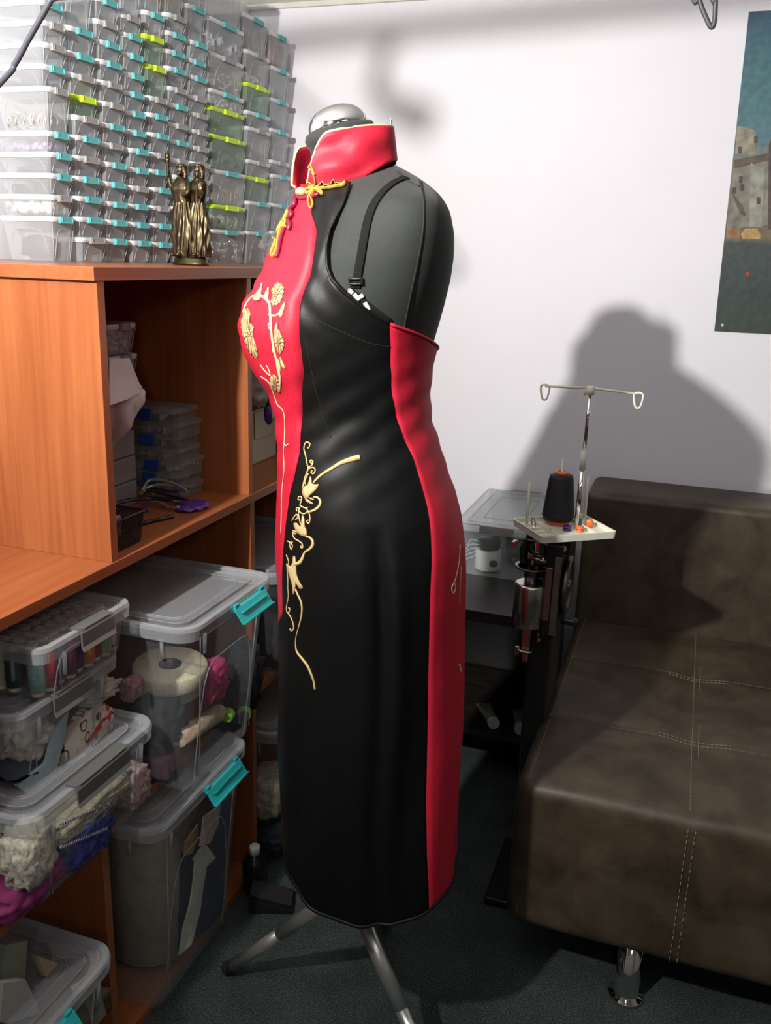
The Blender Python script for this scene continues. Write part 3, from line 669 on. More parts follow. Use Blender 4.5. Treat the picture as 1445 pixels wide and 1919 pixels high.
# two clear boxes high at the left with the white sack in front of them
for i,(z0,z1) in enumerate(((1.175,1.232),(1.2325,1.290))):
    t,h_,w_,d_=small_box(.10,.13,z1-z0,'g',.3,(-1.075,1.43,z0),['clear bead box under the upper one behind the white sack','upper clear bead box behind the white sack'][i],'clear bead boxes behind the sack'),z1-z0,.1,.13
    boxes[('s',i)]=(t,h_,w_,d_)
def heap2(key,label,m,n,size,fill):
    t,h,w,d=boxes[key]; bm=B(); rnd=random.Random(9)
    for i in range(n): ball(bm,(rnd.uniform(-d/2+.018,d/2-.018) if i%2 else d/2-.02,rnd.uniform(-w/2+.016,w/2-.016) if i%3 else -w/2+.017,.004+rnd.random()*h*fill),size,1)
    tag(obj('beads',bm,m,None,True,loc=t.location),label,'beads',kind='stuff')
heap2(('s',0),'silver beads in the lower box behind the white sack',bs,90,.005,.5); heap2(('s',1),'pearl beads in the upper box behind the white sack',bw,120,.0045,.75)
bm=B()
for i in range(3):
    box(bm,-1.15,-1.022,1.37,1.47,mz+.05*i,mz+.05*(i+1)-.002,.004)
T_(obj('box_pile',bm,clear('frosted_tub',(.50,.52,.50),.35,.2,.3),None),'frosted tubs under the white sack at the back of the second cell','storage tub')
bm=B(); vs=bmesh.ops.create_icosphere(bm,subdivisions=5,radius=1)['verts']
for v in vs:
    d=v.co.normalized(); k=1+.16*nz(d.x*2.6,d.y*2.6,d.z*2.6)+.07*abs(nz(d.x*7,d.y*7,d.z*3.5+2))
    wz=np.interp(d.z,[-1,-.4,.3,1],[.45,.8,1.05,.75]); v.co=Vector((-1.012+d.x*.072*k*wz,1.355+d.y*.06*k*wz,1.145+d.z*.085*k))
    v.co.x+=.02*(v.co.z-1.12)*6*.5
T_(obj('plastic_sack',bm,sack,None,True),'stuffed white plastic sack leaning out of the second cell','sack')
bm=B()
for pts,x0 in (([(205,672),(243,671),(256,705),(266,730),(238,716),(205,690)],-.945),([(205,690),(240,712),(266,733),(240,748),(205,760)],-.93)):
    P=[at(a,b_,x0) for a,b_ in pts]; A=[bm.verts.new(p) for p in P]; D=[bm.verts.new(p+Vector((-.004,.003,-.002))) for p in P]; n=len(P)
    bm.faces.new(A); bm.faces.new(D[::-1])
    for k in range(n): bm.faces.new((A[k],D[k],D[(k+1)%n],A[(k+1)%n]))
T_(obj('paper_wrapper',bm,paper,None),'folded white paper wrapper sticking out over the white sack','paper')
# bundle of ribbons, black straps, purple foil
rb=thing('ribbon_bundle','tangled bundle of silver ribbons, black straps and purple foil on the middle board','ribbon bundle',(-.965,1.47,mz))
def lp(pts,zs,r,name,m,flat=1.0,up=None):
    P=[]
    for (px,py),z in zip(pts,zs): P.append(on(px,py,2,mz+z)-rb.location)
    bm=B(); tube(bm,[tuple(q) for q in cr([tuple(p) for p in P],6)],r,8,flat=flat); return obj(name,bm,m,rb)
lp([(252,934),(268,918),(278,902),(300,899),(330,908),(350,920)],[.004,.03,.04,.045,.04,.03],.0032,'silver_ribbon',silver,.4)
lp([(262,926),(280,912),(305,908),(335,912),(352,922)],[.02,.03,.035,.035,.025],.003,'silver_ribbon',silver,.4)
lp([(280,940),(300,942),(320,952),(335,950)],[.01,.012,.008,.012],.004,'silver_ribbon',silver,.5)
lp([(215,944),(250,936),(285,934),(320,938),(345,942)],[.015,.02,.018,.02,.015],.0042,'black_strap',black_p,.5)
lp([(275,918),(300,924),(330,930),(352,936)],[.03,.03,.025,.02],.004,'black_strap',black_p,.5)
lp([(285,915),(320,919),(352,916)],[.035,.035,.03],.0025,'black_strap',black_p)
lp([(238,930),(246,910),(256,903),(270,915)],[.005,.02,.03,.03],.0035,'purple_foil',purple,.4)
lp([(266,946),(272,952),(276,958)],[.01,.006,.004],.004,'purple_foil',purple,.5)
lp([(310,925),(330,930),(350,938)],[.01,.01,.01],.009,'purple_foil',purple,.5)
# scalloped purple fan lying at the edge
bm=B(); p=on(360,952,2,mz); N=54; rings=[]
for rr_,z,amp in ((.006,.009,0),(.024,.010,.0005),(.034,.006,.003),(.041,.0015,.004)):
    rings.append([bm.verts.new((p.x+ (rr_)*.75*math.cos(2*PI*k/N),p.y+(rr_)*math.sin(2*PI*k/N),mz+z+amp*(1+math.cos(9*2*PI*k/N))*.6)) for k in range(N)])
for A,D in zip(rings,rings[1:]):
    for k in range(N): bm.faces.new((A[k],A[(k+1)%N],D[(k+1)%N],D[k])).smooth=True
bm.faces.new(rings[0])
o=obj('scalloped_cloth',bm,purple,None); md=o.modifiers.new('t','SOLIDIFY'); md.thickness=.0012; md.offset=1
T_(o,'violet scalloped cloth piece near the board edge in the second cell','cloth')
bm=B(); a=on(262,982,2,mz+.004); b_=on(325,967,2,mz+.004); cyl(bm,a,b_,.0038,12); T_(obj('black_rod',bm,black_p,None),'short black rod on the middle board beside the mesh tray','rod')
# mesh tray
tr=thing('mesh_tray','small black mesh tray at the near end of the second cell','tray',(-.917,1.225,mz))
bm=B(); loft(bm,[(.075,.085,.004,.001),(.092,.094,.005,.055)],True,False)
m2,nt,b,o_=base('wire_mesh'); b.inputs['Base Color'].default_value=(.02,.02,.02,1); b.inputs['Metallic'].default_value=.6; b.inputs['Roughness'].default_value=.35
trn=nt.nodes.new('ShaderNodeBsdfTransparent'); ck=tex(nt,'ShaderNodeTexChecker',(1,1,1),Scale=260); mxs=nt.nodes.new('ShaderNodeMixShader'); mm=nt.nodes.new('ShaderNodeMath'); mm.operation='MULTIPLY'; mm.inputs[1].default_value=.55
nt.links.new(ck.outputs['Fac'],mm.inputs[0]); nt.links.new(mm.outputs[0],mxs.inputs[0]); nt.links.new(b.outputs[0],mxs.inputs[1]); nt.links.new(trn.outputs[0],mxs.inputs[2]); nt.links.new(mxs.outputs[0],o_.inputs[0])
obj('mesh_side',bm,m2,tr)
bm=B(); tube(bm,[(x,y,.055) for x,y in rr_pts(.092,.094,.005,3)],.0018,6,closed=True); obj('rim',bm,black_p,tr)
bm=B(); box(bm,-.944,-.905,1.20,1.25,mz+.010,mz+.046,.002); T_(obj('pink_notepad',bm,mat('pink_paper_pad',(.45,.22,.42),.6),None),'pink paper pad standing in the black mesh tray','notepad')
# ------------------------------------------------------------------ third cell things
bm=B(); p=at(478,700,-.98); blob(bm,p,.08,.09,.065,.25,4,4,6); T_(obj('plastic_sack',bm,sack,None,True),'pale plastic sack at the top of the third cell beside the dress','sack')
bm=B(); box(bm,-1.12,-.975,1.86,2.0,mz,mz+.13,.002); box(bm,-.974,-.972,1.88,1.98,mz+.06,mz+.125,.0005); T_(obj('carton',bm,board,None),'small beige carton in the third cell beside the dress','carton')
bm=B(); lathe(bm,[(.022,0),(.026,.07),(.029,.072),(.029,.085),(.024,.088),(.002,.09)],20,mtx=Matrix.Translation((-.985,1.81,mz))); T_(obj('plastic_cup',bm,clear('frosted_cup',(.6,.6,.58),.5,.3,.3),None,True),'frosted plastic cup with lid in front of the carton','cup')
bm=B(); box(bm,-1.12,-1.0,1.72,1.88,mz+.0,mz+.16,.004); T_(obj('dark_case',bm,mat('dark_case',(.02,.015,.016),.5),None),'dark case under the pale sack in the third cell','case')
ch=thing('crystal_ornament','purple faceted drop hanging by the pale sack in the third cell','ornament',at(504,775,-.90))
bm=B(); ball(bm,(0,0,0),.014,2,(.8,1,1.9)); 
for f in bm.faces: f.smooth=False
obj('faceted_drop',bm,mat('purple_glass',(.07,.02,.16),.1,spec=.9),ch)
bm=B(); tube(bm,[(.002,0,.026),(.0,.004,.036),(0,.008,.05)],.004,8); ball(bm,(.004,0,.024),.011,2,(.8,1,.7)); obj('mount',bm,mat('old_gold',(.22,.15,.07),.35,.8),ch)
# bottle and black pedal on the floor in front of the unit
bt=thing('bottle','black bottle with a white cap on the floor beside the tall bin','bottle',(-.825,1.575,0))
bm=B(); lathe(bm,[(.026,0),(.028,.004),(.028,.072),(.020,.088),(.010,.094),(.010,.098)],24); obj('bottle_body',bm,black_p,bt,True)
bm=B(); lathe(bm,[(.0125,.097),(.0125,.116),(.010,.118)],20); obj('cap',bm,white_p,bt,True)
pd=thing('foot_pedal','flat black foot pedal on the carpet beside the tall bin','foot pedal',(-.765,1.545,0),math.radians(20))
bm=B(); prism(bm,[(-.05,0),(.05,0),(.05,.012),(-.05,.04)],1,-.035,.035); bmesh.ops.bevel(bm,geom=bm.edges[:],offset=.003,segments=2,affect='EDGES'); obj('pedal_housing',bm,black_p,pd)
bm=B(); prism(bm,[(-.046,.0415),(.046,.0155),(.046,.019),(-.046,.046)],1,-.028,.028); obj('treadle',bm,mat('pedal_rubber',(.02,.02,.02),.55),pd)
# ------------------------------------------------------------------ mannequin and dress
C0=Vector((-.50,1.27,0)); hv=Vector((C0.x,C0.y,0)).normalized()
SD=-hv; FD=Vector((-hv.y,hv.x,0))            # SD towards the viewer's side, FD towards the mannequin's front
if FD.x>0: FD=-FD
def pz(px,py,s=0.0):
    d=ray(px,py); dh=d.x*SD.x+d.y*SD.y; t=(C0.dot(SD)+s)/dh
    P=ORG+d*t; q=P-C0; return q.dot(FD),P.z
def MW(a,s,z): return C0+FD*a+SD*s+Vector((0,0,z))
def curve_z(pts,s=0):
    L=sorted([(pz(x,y,s)[1],pz(x,y,s)[0]) for x,y in pts]); return np.array([l[0] for l in L]),np.array([l[1] for l in L])
FS=[(588,300),(580,330),(563,356),(552,385),(533,430),(511,470),(495,510),(478,540),(462,565),(454,590),(451,612),(457,640),(467,670),(478,690),(490,705),(504,725),(514,750),(521,780),(525,830),(526,870),(525,920),(523,960),(522,1000),(523,1045),(526,1090),(528,1150),(530,1200),(531,1300),(530,1400),(533,1500),(536,1600),(538,1650),(540,1740)]
BS=[(735,295),(742,310),(775,325),(803,345),(828,370),(844,400),(852,440),(852,480),(847,520),(836,570),(825,610),(812,655),(806,690),(802,720),(801,760),(805,790),(818,830),(833,880),(845,910),(855,950),(862,1000),(864,1040),(862,1100),(860,1200),(859,1300),(857,1400),(855,1500),(852,1600),(850,1650),(850,1740)]
Fz,Fa=curve_z(FS); Bz,Ba=curve_z(BS)
def zpx(py,px=660): return pz(px,py)[1]
Wt=[(1745,.150),(1650,.150),(1400,.152),(1200,.158),(1080,.165),(1000,.165),(930,.160),(860,.145),(800,.128),(760,.122),(710,.126),(660,.134),(600,.142),(540,.150),(480,.157),(440,.158),(410,.155),(380,.145),(358,.106),(344,.082),(334,.066),(322,.056),(310,.050),(295,.045)]
Wz=np.array([zpx(y) for y,w in Wt][::1]); Ww=np.array([w for y,w in Wt])
KT=[(1745,0),(700,0),(620,.05),(540,.22),(450,.38),(380,.50),(345,.50),(325,.25),(300,.0)]
Kz=np.array([zpx(y) for y,w in KT]); Kw=np.array([w for y,w in KT])
def sm(z,zz,vv):
    return float((np.interp(z-.006,zz,vv)+2*np.interp(z,zz,vv)+np.interp(z+.006,zz,vv))/4)
NE=.90
def prof_(z,off=0.0):
    F=sm(z,Fz,Fa)+off; Bk=sm(z,Bz,Ba)-off; W=sm(z,Wz,Ww)+off; K=sm(z,Kz,Kw)
    return (F+Bk)/2,(F-Bk)/2,W,K
zbust=zpx(605); zwaist=zpx(780); zhip=zpx(1000)
def folds(th,z,c,ra):
    """radial drape of the satin (th 0 = front, +pi/2 = viewer's side)"""
    f=0
    lo=max(0,min(1,(zhip+.10-z)/.35))
    f+=lo*.0035*math.sin(5*th+1.2+2*math.sin(z*5))+lo*.002*math.sin(11*th-z*6)
    # deep vertical fold below the hip on the viewer's side
    for sgn in (1,):
        tf=1.62+.02*math.sin(z*9)
        w=max(0,min(1,(zpx(930)-z)/.10))*max(.25,1-(zpx(1050)-z)*1.1 if z<zpx(1050) else 1)
        d=(th-tf)
        f+=-.013*w*math.exp(-(d/.055)**2)+.009*w*math.exp(-((d-.12)/.10)**2)+.005*w*math.exp(-((d+.16)/.12)**2)
    # diagonal pulls at the waist and under the bust
    q=z+.06*math.cos(th); 
    f+=.0013*math.exp(-((z-zwaist-.01)/.09)**2)*math.sin(q*150+2.0*math.sin(th*2))
    f+=.0022*math.exp(-((z-zpx(560))/.05)**2)*math.sin((z-.12*math.cos(th))*190)*max(0,math.cos(th*.9))
    f+=.0016*nz(math.cos(th)*4,math.sin(th)*4,z*11)
    u=max(0,min(1,(z-zpx(560))/.05)); side=max(0,min(1,(abs(th)-.55)/.3))
    f+=u*side*.0022*math.sin(abs(th)*26+(z-1.3)*22)+u*(1-side)*.0014*math.sin(abs(th)*7+(z-1.3)*55)
    return f
CLB=(pz(742,302)[0],pz(742,312)[1]); CLF=(pz(566,350)[0],pz(566,356,.03)[1])
def surf(th,z,off=0.0,fold=False):
    c,ra,W,K=prof_(z,off)
    ct,st=math.cos(th),math.sin(th)
    cx=math.copysign(abs(ct)**NE,ct); sx=math.copysign(abs(st)**NE,st)
    a=c+ra*cx; s=W*sx*(1-K*ct)
    if fold:
        f=folds(th,z,c,ra); l=math.hypot(ra*ct*1,W*st) or 1
        nx,ns=ct*W,st*ra; l=math.hypot(nx,ns) or 1
        a+=f*nx/l; s+=f*ns/l
    zc=CLB[1]+(CLF[1]-CLB[1])*(a-CLB[0])/(CLF[0]-CLB[0])-.20*max(0,abs(s)-.02)+(.012 if fold else 0)
    if z>zc and abs(s)<.075: z=zc+(z-zc)*.04
    return MW(a,s,z)
def th_of(a,z,off=0):
    c,ra,W,K=prof_(z,off); x=max(-.9999,min(.9999,(a-c)/ra)); cx=math.copysign(abs(x)**(1/NE),x); return math.acos(cx)
DO=.0035  # dress stands off the form
# seams on the viewer's side
SFp=[(585,392),(591,420),(592,440),(589,480),(582,520),(566,558),(563,590),(562,620),(566,660),(571,700),(567,740),(566,780),(563,830),(556,880),(546,920),(540,960),(536,1000),(533,1040),(531,1100),(531,1170),(532,1740)]
SBp=[(728,560),(730,607),(732,650),(733,700),(736,750),(748,800),(765,840),(781,880),(795,930),(805,980),(808,1020),(807,1100),(805,1200),(804,1300),(803,1400),(799,1500),(797,1600),(800,1660),(802,1740)]
def seam(pts,s): 
    out=[]
    for x,y in pts:
        s_=s
        for _ in range(4):
            a,z=pz(x,y,s_); th=th_of(a,z,DO); c,ra,W,K=prof_(z,DO); s_=W*abs(math.sin(th))**NE*(1-K*math.cos(th))
        out.append((z,th))
    out.sort(); return np.array([o[0] for o in out]),np.array([o[1] for o in out])
SFz,SFt=seam(SFp,.05); SBz,SBt=seam(SBp,.10)
def tF(z): return max(.10-.085*min(1,max(0,(zpx(1120)-z)/.05)),sm(z,SFz,SFt)*(1-min(1,max(0,(zpx(1120)-z)/.06))))
def tB(z): return min(PI-.12,sm(z,SBz,SBt))
def pth(px,py):
    s_=.12
    for _ in range(5):
        a,z=pz(px,py,s_); th=th_of(a,z,DO); c,ra,W,K=prof_(z,DO); s_=W*abs(math.sin(th))**NE*(1-K*math.cos(th))
    return th,z
ZH=[pth(700,1736)[1]]
zhem=ZH[0]
def grid_mesh(rows,m,name,parent,th=.0015):
    bm=B(); V=[[bm.verts.new(p) for p in r] for r in rows]
    for A,D in zip(V,V[1:]):
        for k in range(len(A)-1):
            try: bm.faces.new((A[k],A[k+1],D[k+1],D[k])).smooth=True
            except ValueError: pass
    bmesh.ops.remove_doubles(bm,verts=bm.verts[:],dist=1e-6)
    o=obj(name,bm,m,parent,True)
    if th:
        md=o.modifiers.new('cloth','SOLIDIFY'); md.thickness=th; md.offset=0
    return o
def loc_rows(rows,o): return [[p-o.location for p in r] for r in rows]
def zh(th): return zhem+.040*max(0,abs(math.cos(th))-.10)**1.3
dress=thing('dress','sleeveless red and black satin dress with gold embroidery, worn by the mannequin','dress',(C0.x,C0.y,zhem))
DL=dress.location
surfs=[]   # world-space polygons for laying the embroidery on
def panel(name,rows,m):
    surfs.append(rows); return grid_mesh([[p-DL for p in r] for r in rows],m,name,dress)
# front panel
ztopF=pth(590,350)[1]; ztopc=pz(566,345,.0)[1]
NR=150
rows=[]
for i in range(NR+1):
    v=i/NR; r=[]
    for k in range(17):
        w=-1+k/8; zt=ztopc*(1-abs(w)**1.5)+ztopF*abs(w)**1.5 if True else 0
        zb=zh(w*tF(zhem)); z=zb+(zt-zb)*v; r.append(surf(w*tF(z),z,DO,True))
    rows.append(r)
panel('front_panel',rows,reds)
# back panel
zBs=pth(730,607)[1]; zBc=pz(812,655)[1]
rows=[]
for i in range(NR+1):
    v=i/NR; r=[]
    for k in range(25):
        w=-1+k/12; zt=zBc+(zBs-zBc)*abs(w)**1.2
        zb=zh(PI+w*(PI-tB(zhem))); z=zb+(zt-zb)*v; tb=tB(z); r.append(surf(PI+w*(PI-tb),z,DO,True))
    rows.append(r)
panel('back_panel',rows,reds)
# side panels (viewer's side, then its mirror)
arm_lo=[(612,478),(613,500),(620,520),(635,537),(655,556),(680,576),(705,594),(730,607)]
arm_up=[(656,343),(646,370),(632,400),(619,430),(613,458),(612,478)]
LO=[pth(*p) for p in arm_lo]; z_in=LO[0][1]
UPz=np.array([pth(*p)[1] for p in arm_up][::-1]); UPt=np.array([pth(*p)[0] for p in arm_up][::-1])
def wof(th,z): return (th-tF(z))/(tB(z)-tF(z))
wl=[wof(t,z) for t,z in LO]; wl[-1]=1.0; zlw=[z for t,z in LO]
nA=12; ws=[wl[0]*k/nA for k in range(nA)]+[wl[0]+(1-wl[0])*k/40 for k in range(41)]
for sgn,nm in ((1,'side_panel'),(-1,'side_panel')):
    rows=[]
    for i in range(NR+1):
        v=i/NR; r=[]
        for w in ws:
            zt=z_in if w<=wl[0] else float(np.interp(w,wl,zlw)); zb=zh(tF(zhem)+(tB(zhem)-tF(zhem))*w); z=zb+(zt-zb)*v
            r.append(surf(sgn*(tF(z)+(tB(z)-tF(z))*w),z,DO,True))
        rows.append(r)
    lower=rows
    ztn=UPz[-1]; rows=[]
    for i in range(41):
        v=i/40; r=[]
        for k in range(nA+1):
            zt=(ztopF+(ztn-ztopF)*(k/nA)); z=z_in+(zt-z_in)*v
            ta=float(np.interp(z,UPz,UPt)); r.append(surf(sgn*(tF(z)+(ta-tF(z))*k/nA),z,DO,True))
        rows.append(r)
    surfs.append(rows)
    bm=B()
    for rr_ in (lower,rows):
        V=[[bm.verts.new(p-DL) for p in r] for r in rr_]
        for A,D in zip(V,V[1:]):
            for k in range(len(A)-1): bm.faces.new((A[k],A[k+1],D[k+1],D[k])).smooth=True
    surfs.append(lower)
    bmesh.ops.remove_doubles(bm,verts=bm.verts[:],dist=2e-5)
    o=obj('side_panel',bm,blacks,dress,True); md=o.modifiers.new('cloth','SOLIDIFY'); md.thickness=.0015; md.offset=0
# edge bindings
def strip(name,pts,r,m,parent=dress,flat=1.0,closed=False):
    bm=B(); tube(bm,[p-parent.location for p in pts],r,8,flat=flat,closed=closed); return obj(name,bm,m,parent)
hem=[surf(t,zh(t),DO+.0005,True) for t in np.linspace(-PI,PI,140)[:-1]]
strip('hem_binding',hem,.0032,blacks,closed=True)
for sgn in (1,-1):
    pts=[surf(sgn*float(np.interp(z,UPz,UPt)),z,DO+.001,True) for z in np.linspace(UPz[-1],z_in,24)]
    pts+=[surf(sgn*(tF(z)+(tB(z)-tF(z))*w),z,DO+.001,True) for w,z in [(w,float(np.interp(w,wl,zlw))) for w in np.linspace(wl[0],1,30)][1:]]
    strip('armhole_binding',pts,.0022,blacks)
pts=[surf(PI+w*(PI-tB(z)),z,DO+.001,True) for w,z in [(w,zBc+(zBs-zBc)*abs(w)**1.2) for w in np.linspace(-1,1,40)]]
strip('back_binding',pts,.0024,reds)
# stitched panel seams
# bust dart lines
for pl in ([(595,600),(640,622),(690,642),(731,650)],[(573,640),(590,720),(606,780),(620,820)]):
    pts=[surf(*pth(x,y),DO+.0008,True) for x,y in [tuple(q) for q in cr(pl,8)]]
    strip('dart_seam',pts,.0006,mat('seam_black',(.004,.004,.004),.8))
# ---- raycast helper: rest trims on the cloth
vv=[];ff=[]
for rows in surfs:
    o0=len(vv); nr,ncol=len(rows),len(rows[0])
    for r in rows: vv+= [tuple(p) for p in r]
    for i in range(nr-1):
        for k in range(ncol-1): ff.append((o0+i*ncol+k,o0+i*ncol+k+1,o0+(i+1)*ncol+k+1,o0+(i+1)*ncol+k))
bvh=BVHTree.FromPolygons(vv,ff)
def hit(px,py,lift=.0012):
    d=ray(px,py).normalized(); h,n,_,_=bvh.ray_cast(ORG,d)
    if h is None:
        a=pz(px,py)
        p=MW(a[0],0,a[1]); q,n,_,_=bvh.find_nearest(p)
        h=q
    if n.dot(d)>0: n=-n
    return h+n*lift,n
def vine(name,pts,r,m=gold,n=5,lift=.0015):
    """couched cord following the cloth"""
    PP=cr(pts,n); L=[hit(float(p[0]),float(p[1]),lift) for p in PP]
    P=[l[0] for l in L]; ok=[0]
    for i in range(1,len(P)):
        if (P[i]-P[ok[-1]]).length<.05 and (P[i]-P[ok[-1]]).length>.0002: ok.append(i)
    P=[P[i] for i in ok]; N=[L[i][1] for i in ok]
    if len(P)<2: return
    if isinstance(r,(list,tuple)): r=list(np.interp(np.linspace(0,1,len(P)),np.linspace(0,1,len(r)),r))
    bm=B(); tube(bm,[p-DL for p in P],r,6,flat=.55,updir=N); return obj(name,bm,m,dress)
def patch(name,poly,m=goldp,lift=.0018,n=4):
    """raised filled motif lying on the cloth"""
    PP=[(float(p[0]),float(p[1])) for p in cr(poly,n,True)]; cx=sum(p[0] for p in PP)/len(PP); cyy=sum(p[1] for p in PP)/len(PP)
    if 'flower' in name: PP=[(cx+(x-cx)*(1+.09*math.sin(j*2.3)),cyy+(y-cyy)*(1+.09*math.sin(j*2.3))) for j,(x,y) in enumerate(PP)]
    bm=B(); rings=[]
    for f,l in ((1.0,.0002),(.97,lift),(.66,lift+.0006),(.33,lift+.0002)):
        rings.append([bm.verts.new(hit(cx+(x-cx)*f,cyy+(y-cyy)*f,l+.0007*nz(x*.45,y*.45,f*3))[0]-DL) for x,y in PP])
    cc=bm.verts.new(hit(cx,cyy,lift+.001)[0]-DL)
    for A,D in zip(rings,rings[1:]):
        for k in range(len(A)): bm.faces.new((A[k],A[(k+1)%len(A)],D[(k+1)%len(A)],D[k])).smooth=True
    for k in range(len(PP)): bm.faces.new((rings[-1][k],rings[-1][(k+1)%len(PP)],cc)).smooth=True
    o=obj(name,bm,m,dress)
    mid=[hit(cx+(x-cx)*.985,cyy+(y-cyy)*.985,lift*.9)[0]-DL for x,y in PP]; bm=B(); tube(bm,mid,.00055,5,closed=True)
    if 'flower' in name:
        for j in range(0,len(PP),3):
            x,y=PP[j]; L=[hit(cx+(x-cx)*f+math.sin(j+f*5)*.8,cyy+(y-cyy)*f,lift+.0012)[0]-DL for f in (.9,.7,.45,.25)]; tube(bm,L,.0006,4)
        L=[hit(cx+math.cos(a)*(1+a*.35),cyy+math.sin(a)*(1+a*.45),lift+.0016)[0]-DL for a in [q*.5 for q in range(18)]]; tube(bm,L,.0006,4)
    obj('motif_outline',bm,mat('outline_thread',(.36,.20,.09),.6),o)
    return o
P_=.00115
# blossom branch on the red front
vine('embroidered_vine',[(457,585),(464,568),(474,557),(485,554),(497,559),(506,570),(508,592),(509,615),(512,640),(517,665),(523,690),(526,712),(525,735)],[.0022,.0024,.002,.0018],cream)
vine('embroidered_vine',[(505,590),(515,592),(524,588),(530,575)],P_*1.3,cream); vine('embroidered_vine',[(509,612),(505,606),(505,614),(509,618)],P_,cream)
vine('embroidered_vine',[(499,558),(502,548),(504,540)],P_*1.4,cream); vine('embroidered_vine',[(484,553),(490,542),(492,532)],P_*1.6,cream)
vine('embroidered_vine',[(516,655),(512,650),(513,660)],P_,cream)
patch('embroidered_flower',[(511,545),(518,533),(527,532),(533,541),(531,555),(526,567),(516,573),(509,567),(513,555)])
patch('embroidered_flower',[(460,582),(467,580),(471,590),(467,603),(476,612),(475,628),(479,640),(483,655),(484,668),(475,667),(467,655),(461,640),(456,622),(454,604)],m=goldp)
patch('embroidered_flower',[(516,628),(522,617),(528,628),(533,640),(532,652),(526,662),(519,652),(516,640)])
patch('embroidered_flower',[(508,706),(516,702),(521,710),(526,720),(525,732),(516,731),(509,722)])
patch('embroidered_leaf',[(476,562),(483,548),(492,538),(490,552),(487,563)]); patch('embroidered_leaf',[(497,558),(500,546),(505,546),(503,560)])
patch('embroidered_leaf',[(524,590),(528,577),(536,566),(533,582),(528,595)]); patch('embroidered_leaf',[(516,625),(517,612),(521,604),(521,620)])
patch('embroidered_leaf',[(518,668),(524,676),(527,690),(524,706),(520,690)]); patch('embroidered_leaf',[(526,668),(532,680),(536,690),(528,684)])
vine('embroidered_vine',[(489,683),(496,692),(503,700),(508,702),(504,690),(500,684)],P_,cream); vine('embroidered_vine',[(490,705),(505,716),(514,736),(521,757),(531,768),(535,785),(535,815),(533,850),(534,880),(530,920),(529,960),(528,1000)],P_,cream)
vine('embroidered_vine',[(533,830),(538,835),(541,832)],P_,cream)
# flock of motifs down the black side
Z=lambda pts:[(480+x/3.44,800+y/3.44) for x,y in pts]
vine('embroidered_swoosh',Z([(670,195),(640,203),(600,215),(545,235),(500,262),(460,285),(420,312),(390,340),(372,362)]),[.0040,.0044,.0036,.0028,.0024,.002,.0018,.0014],gold)
vine('embroidered_curl',Z([(312,142),(318,110),(333,98),(350,110),(345,132),(335,138)]),P_); vine('embroidered_curl',Z([(312,142),(325,190),(333,240),(340,270),(318,330),(303,400)]),P_)
vine('embroidered_curl',Z([(368,240),(352,226),(358,215),(370,225),(365,245),(345,262),(332,290)]),P_); vine('embroidered_curl',Z([(340,270),(372,262),(385,280),(372,302),(358,292),(366,280)]),P_); vine('embroidered_curl',Z([(340,300),(320,350),(322,372)]),P_)
patch('embroidered_bird',Z([(310,445),(302,415),(315,385),(338,372),(348,340),(358,322),(362,360),(385,372),(405,370),(396,395),(372,420),(350,440),(338,455),(322,462)]))
patch('embroidered_leaf',Z([(350,330),(356,320),(362,345),(360,362),(352,352)]),gold)
for a in ([(340,455),(362,458),(378,470),(360,465)],[(330,462),(352,478),(372,494),(350,490)],[(322,460),(335,472),(342,488),(328,475)]): patch('embroidered_feather',Z(a),n=3)
vine('embroidered_swoosh',Z([(372,452),(400,455),(417,480),(410,510),(385,532),(355,545),(330,548)]),[.0012,.0016,.0022,.0022,.0018,.0012])
vine('embroidered_curl',Z([(292,470),(276,468),(280,450),(297,452),(295,480),(288,505),(320,522),(335,520),(325,530)]),P_); vine('embroidered_curl',Z([(325,520),(345,555),(352,590),(345,622),(330,610),(340,600)]),P_)
vine('embroidered_curl',Z([(268,545),(265,525),(280,522),(283,545),(310,560),(345,545)]),P_); vine('embroidered_curl',Z([(285,520),(278,560),(285,600),(292,630)]),P_)
patch('embroidered_bird',Z([(248,622),(268,620),(290,645),(298,610),(303,570),(315,590),(318,640),(328,662),(330,700),(312,702),(292,695),(272,680),(255,650)]))
vine('embroidered_curl',Z([(235,605),(262,565),(275,580),(258,600)]),P_); vine('embroidered_curl',Z([(240,668),(262,675),(258,690),(240,680),(250,715),(280,735),(300,752),(305,775),(293,778),(295,765)]),P_)
vine('embroidered_swoosh',Z([(325,705),(350,712),(368,735),(367,765),(345,790),(318,808),(305,840),(288,870),(262,882),(235,888)]),[.0014,.0018,.0024,.0026,.0022,.0016,.0026,.0032,.0026,.0014])
patch('embroidered_bird',Z([(200,880),(225,895),(240,870),(245,832),(257,840),(262,890),(266,950),(285,1000),(305,1035),(285,1040),(262,1005),(256,1040),(245,1080),(240,1030),(228,980),(212,930)]))
vine('embroidered_curl',Z([(205,735),(225,745),(240,765),(232,790),(225,775),(222,752),(240,740)]),P_); vine('embroidered_curl',Z([(200,825),(215,870),(205,905),(210,980),(210,1040),(213,1090),(205,1140),(200,1165),(205,1195),(220,1190),(222,1170),(212,1165)]),P_)
vine('embroidered_swoosh',Z([(258,1045),(275,1085),(293,1125),(300,1175),(293,1235),(278,1290),(262,1350),(258,1400),(268,1450),(300,1492),(335,1540),(358,1590),(375,1640),(383,1692)]),[.002,.0019,.0019,.0018,.0014,.0010,.0008,.001,.0022,.0026,.0028,.0024,.002,.0022])
vine('embroidered_curl',Z([(208,1195),(228,1225),(243,1265),(246,1300),(232,1312),(222,1300)]),P_*1.2)
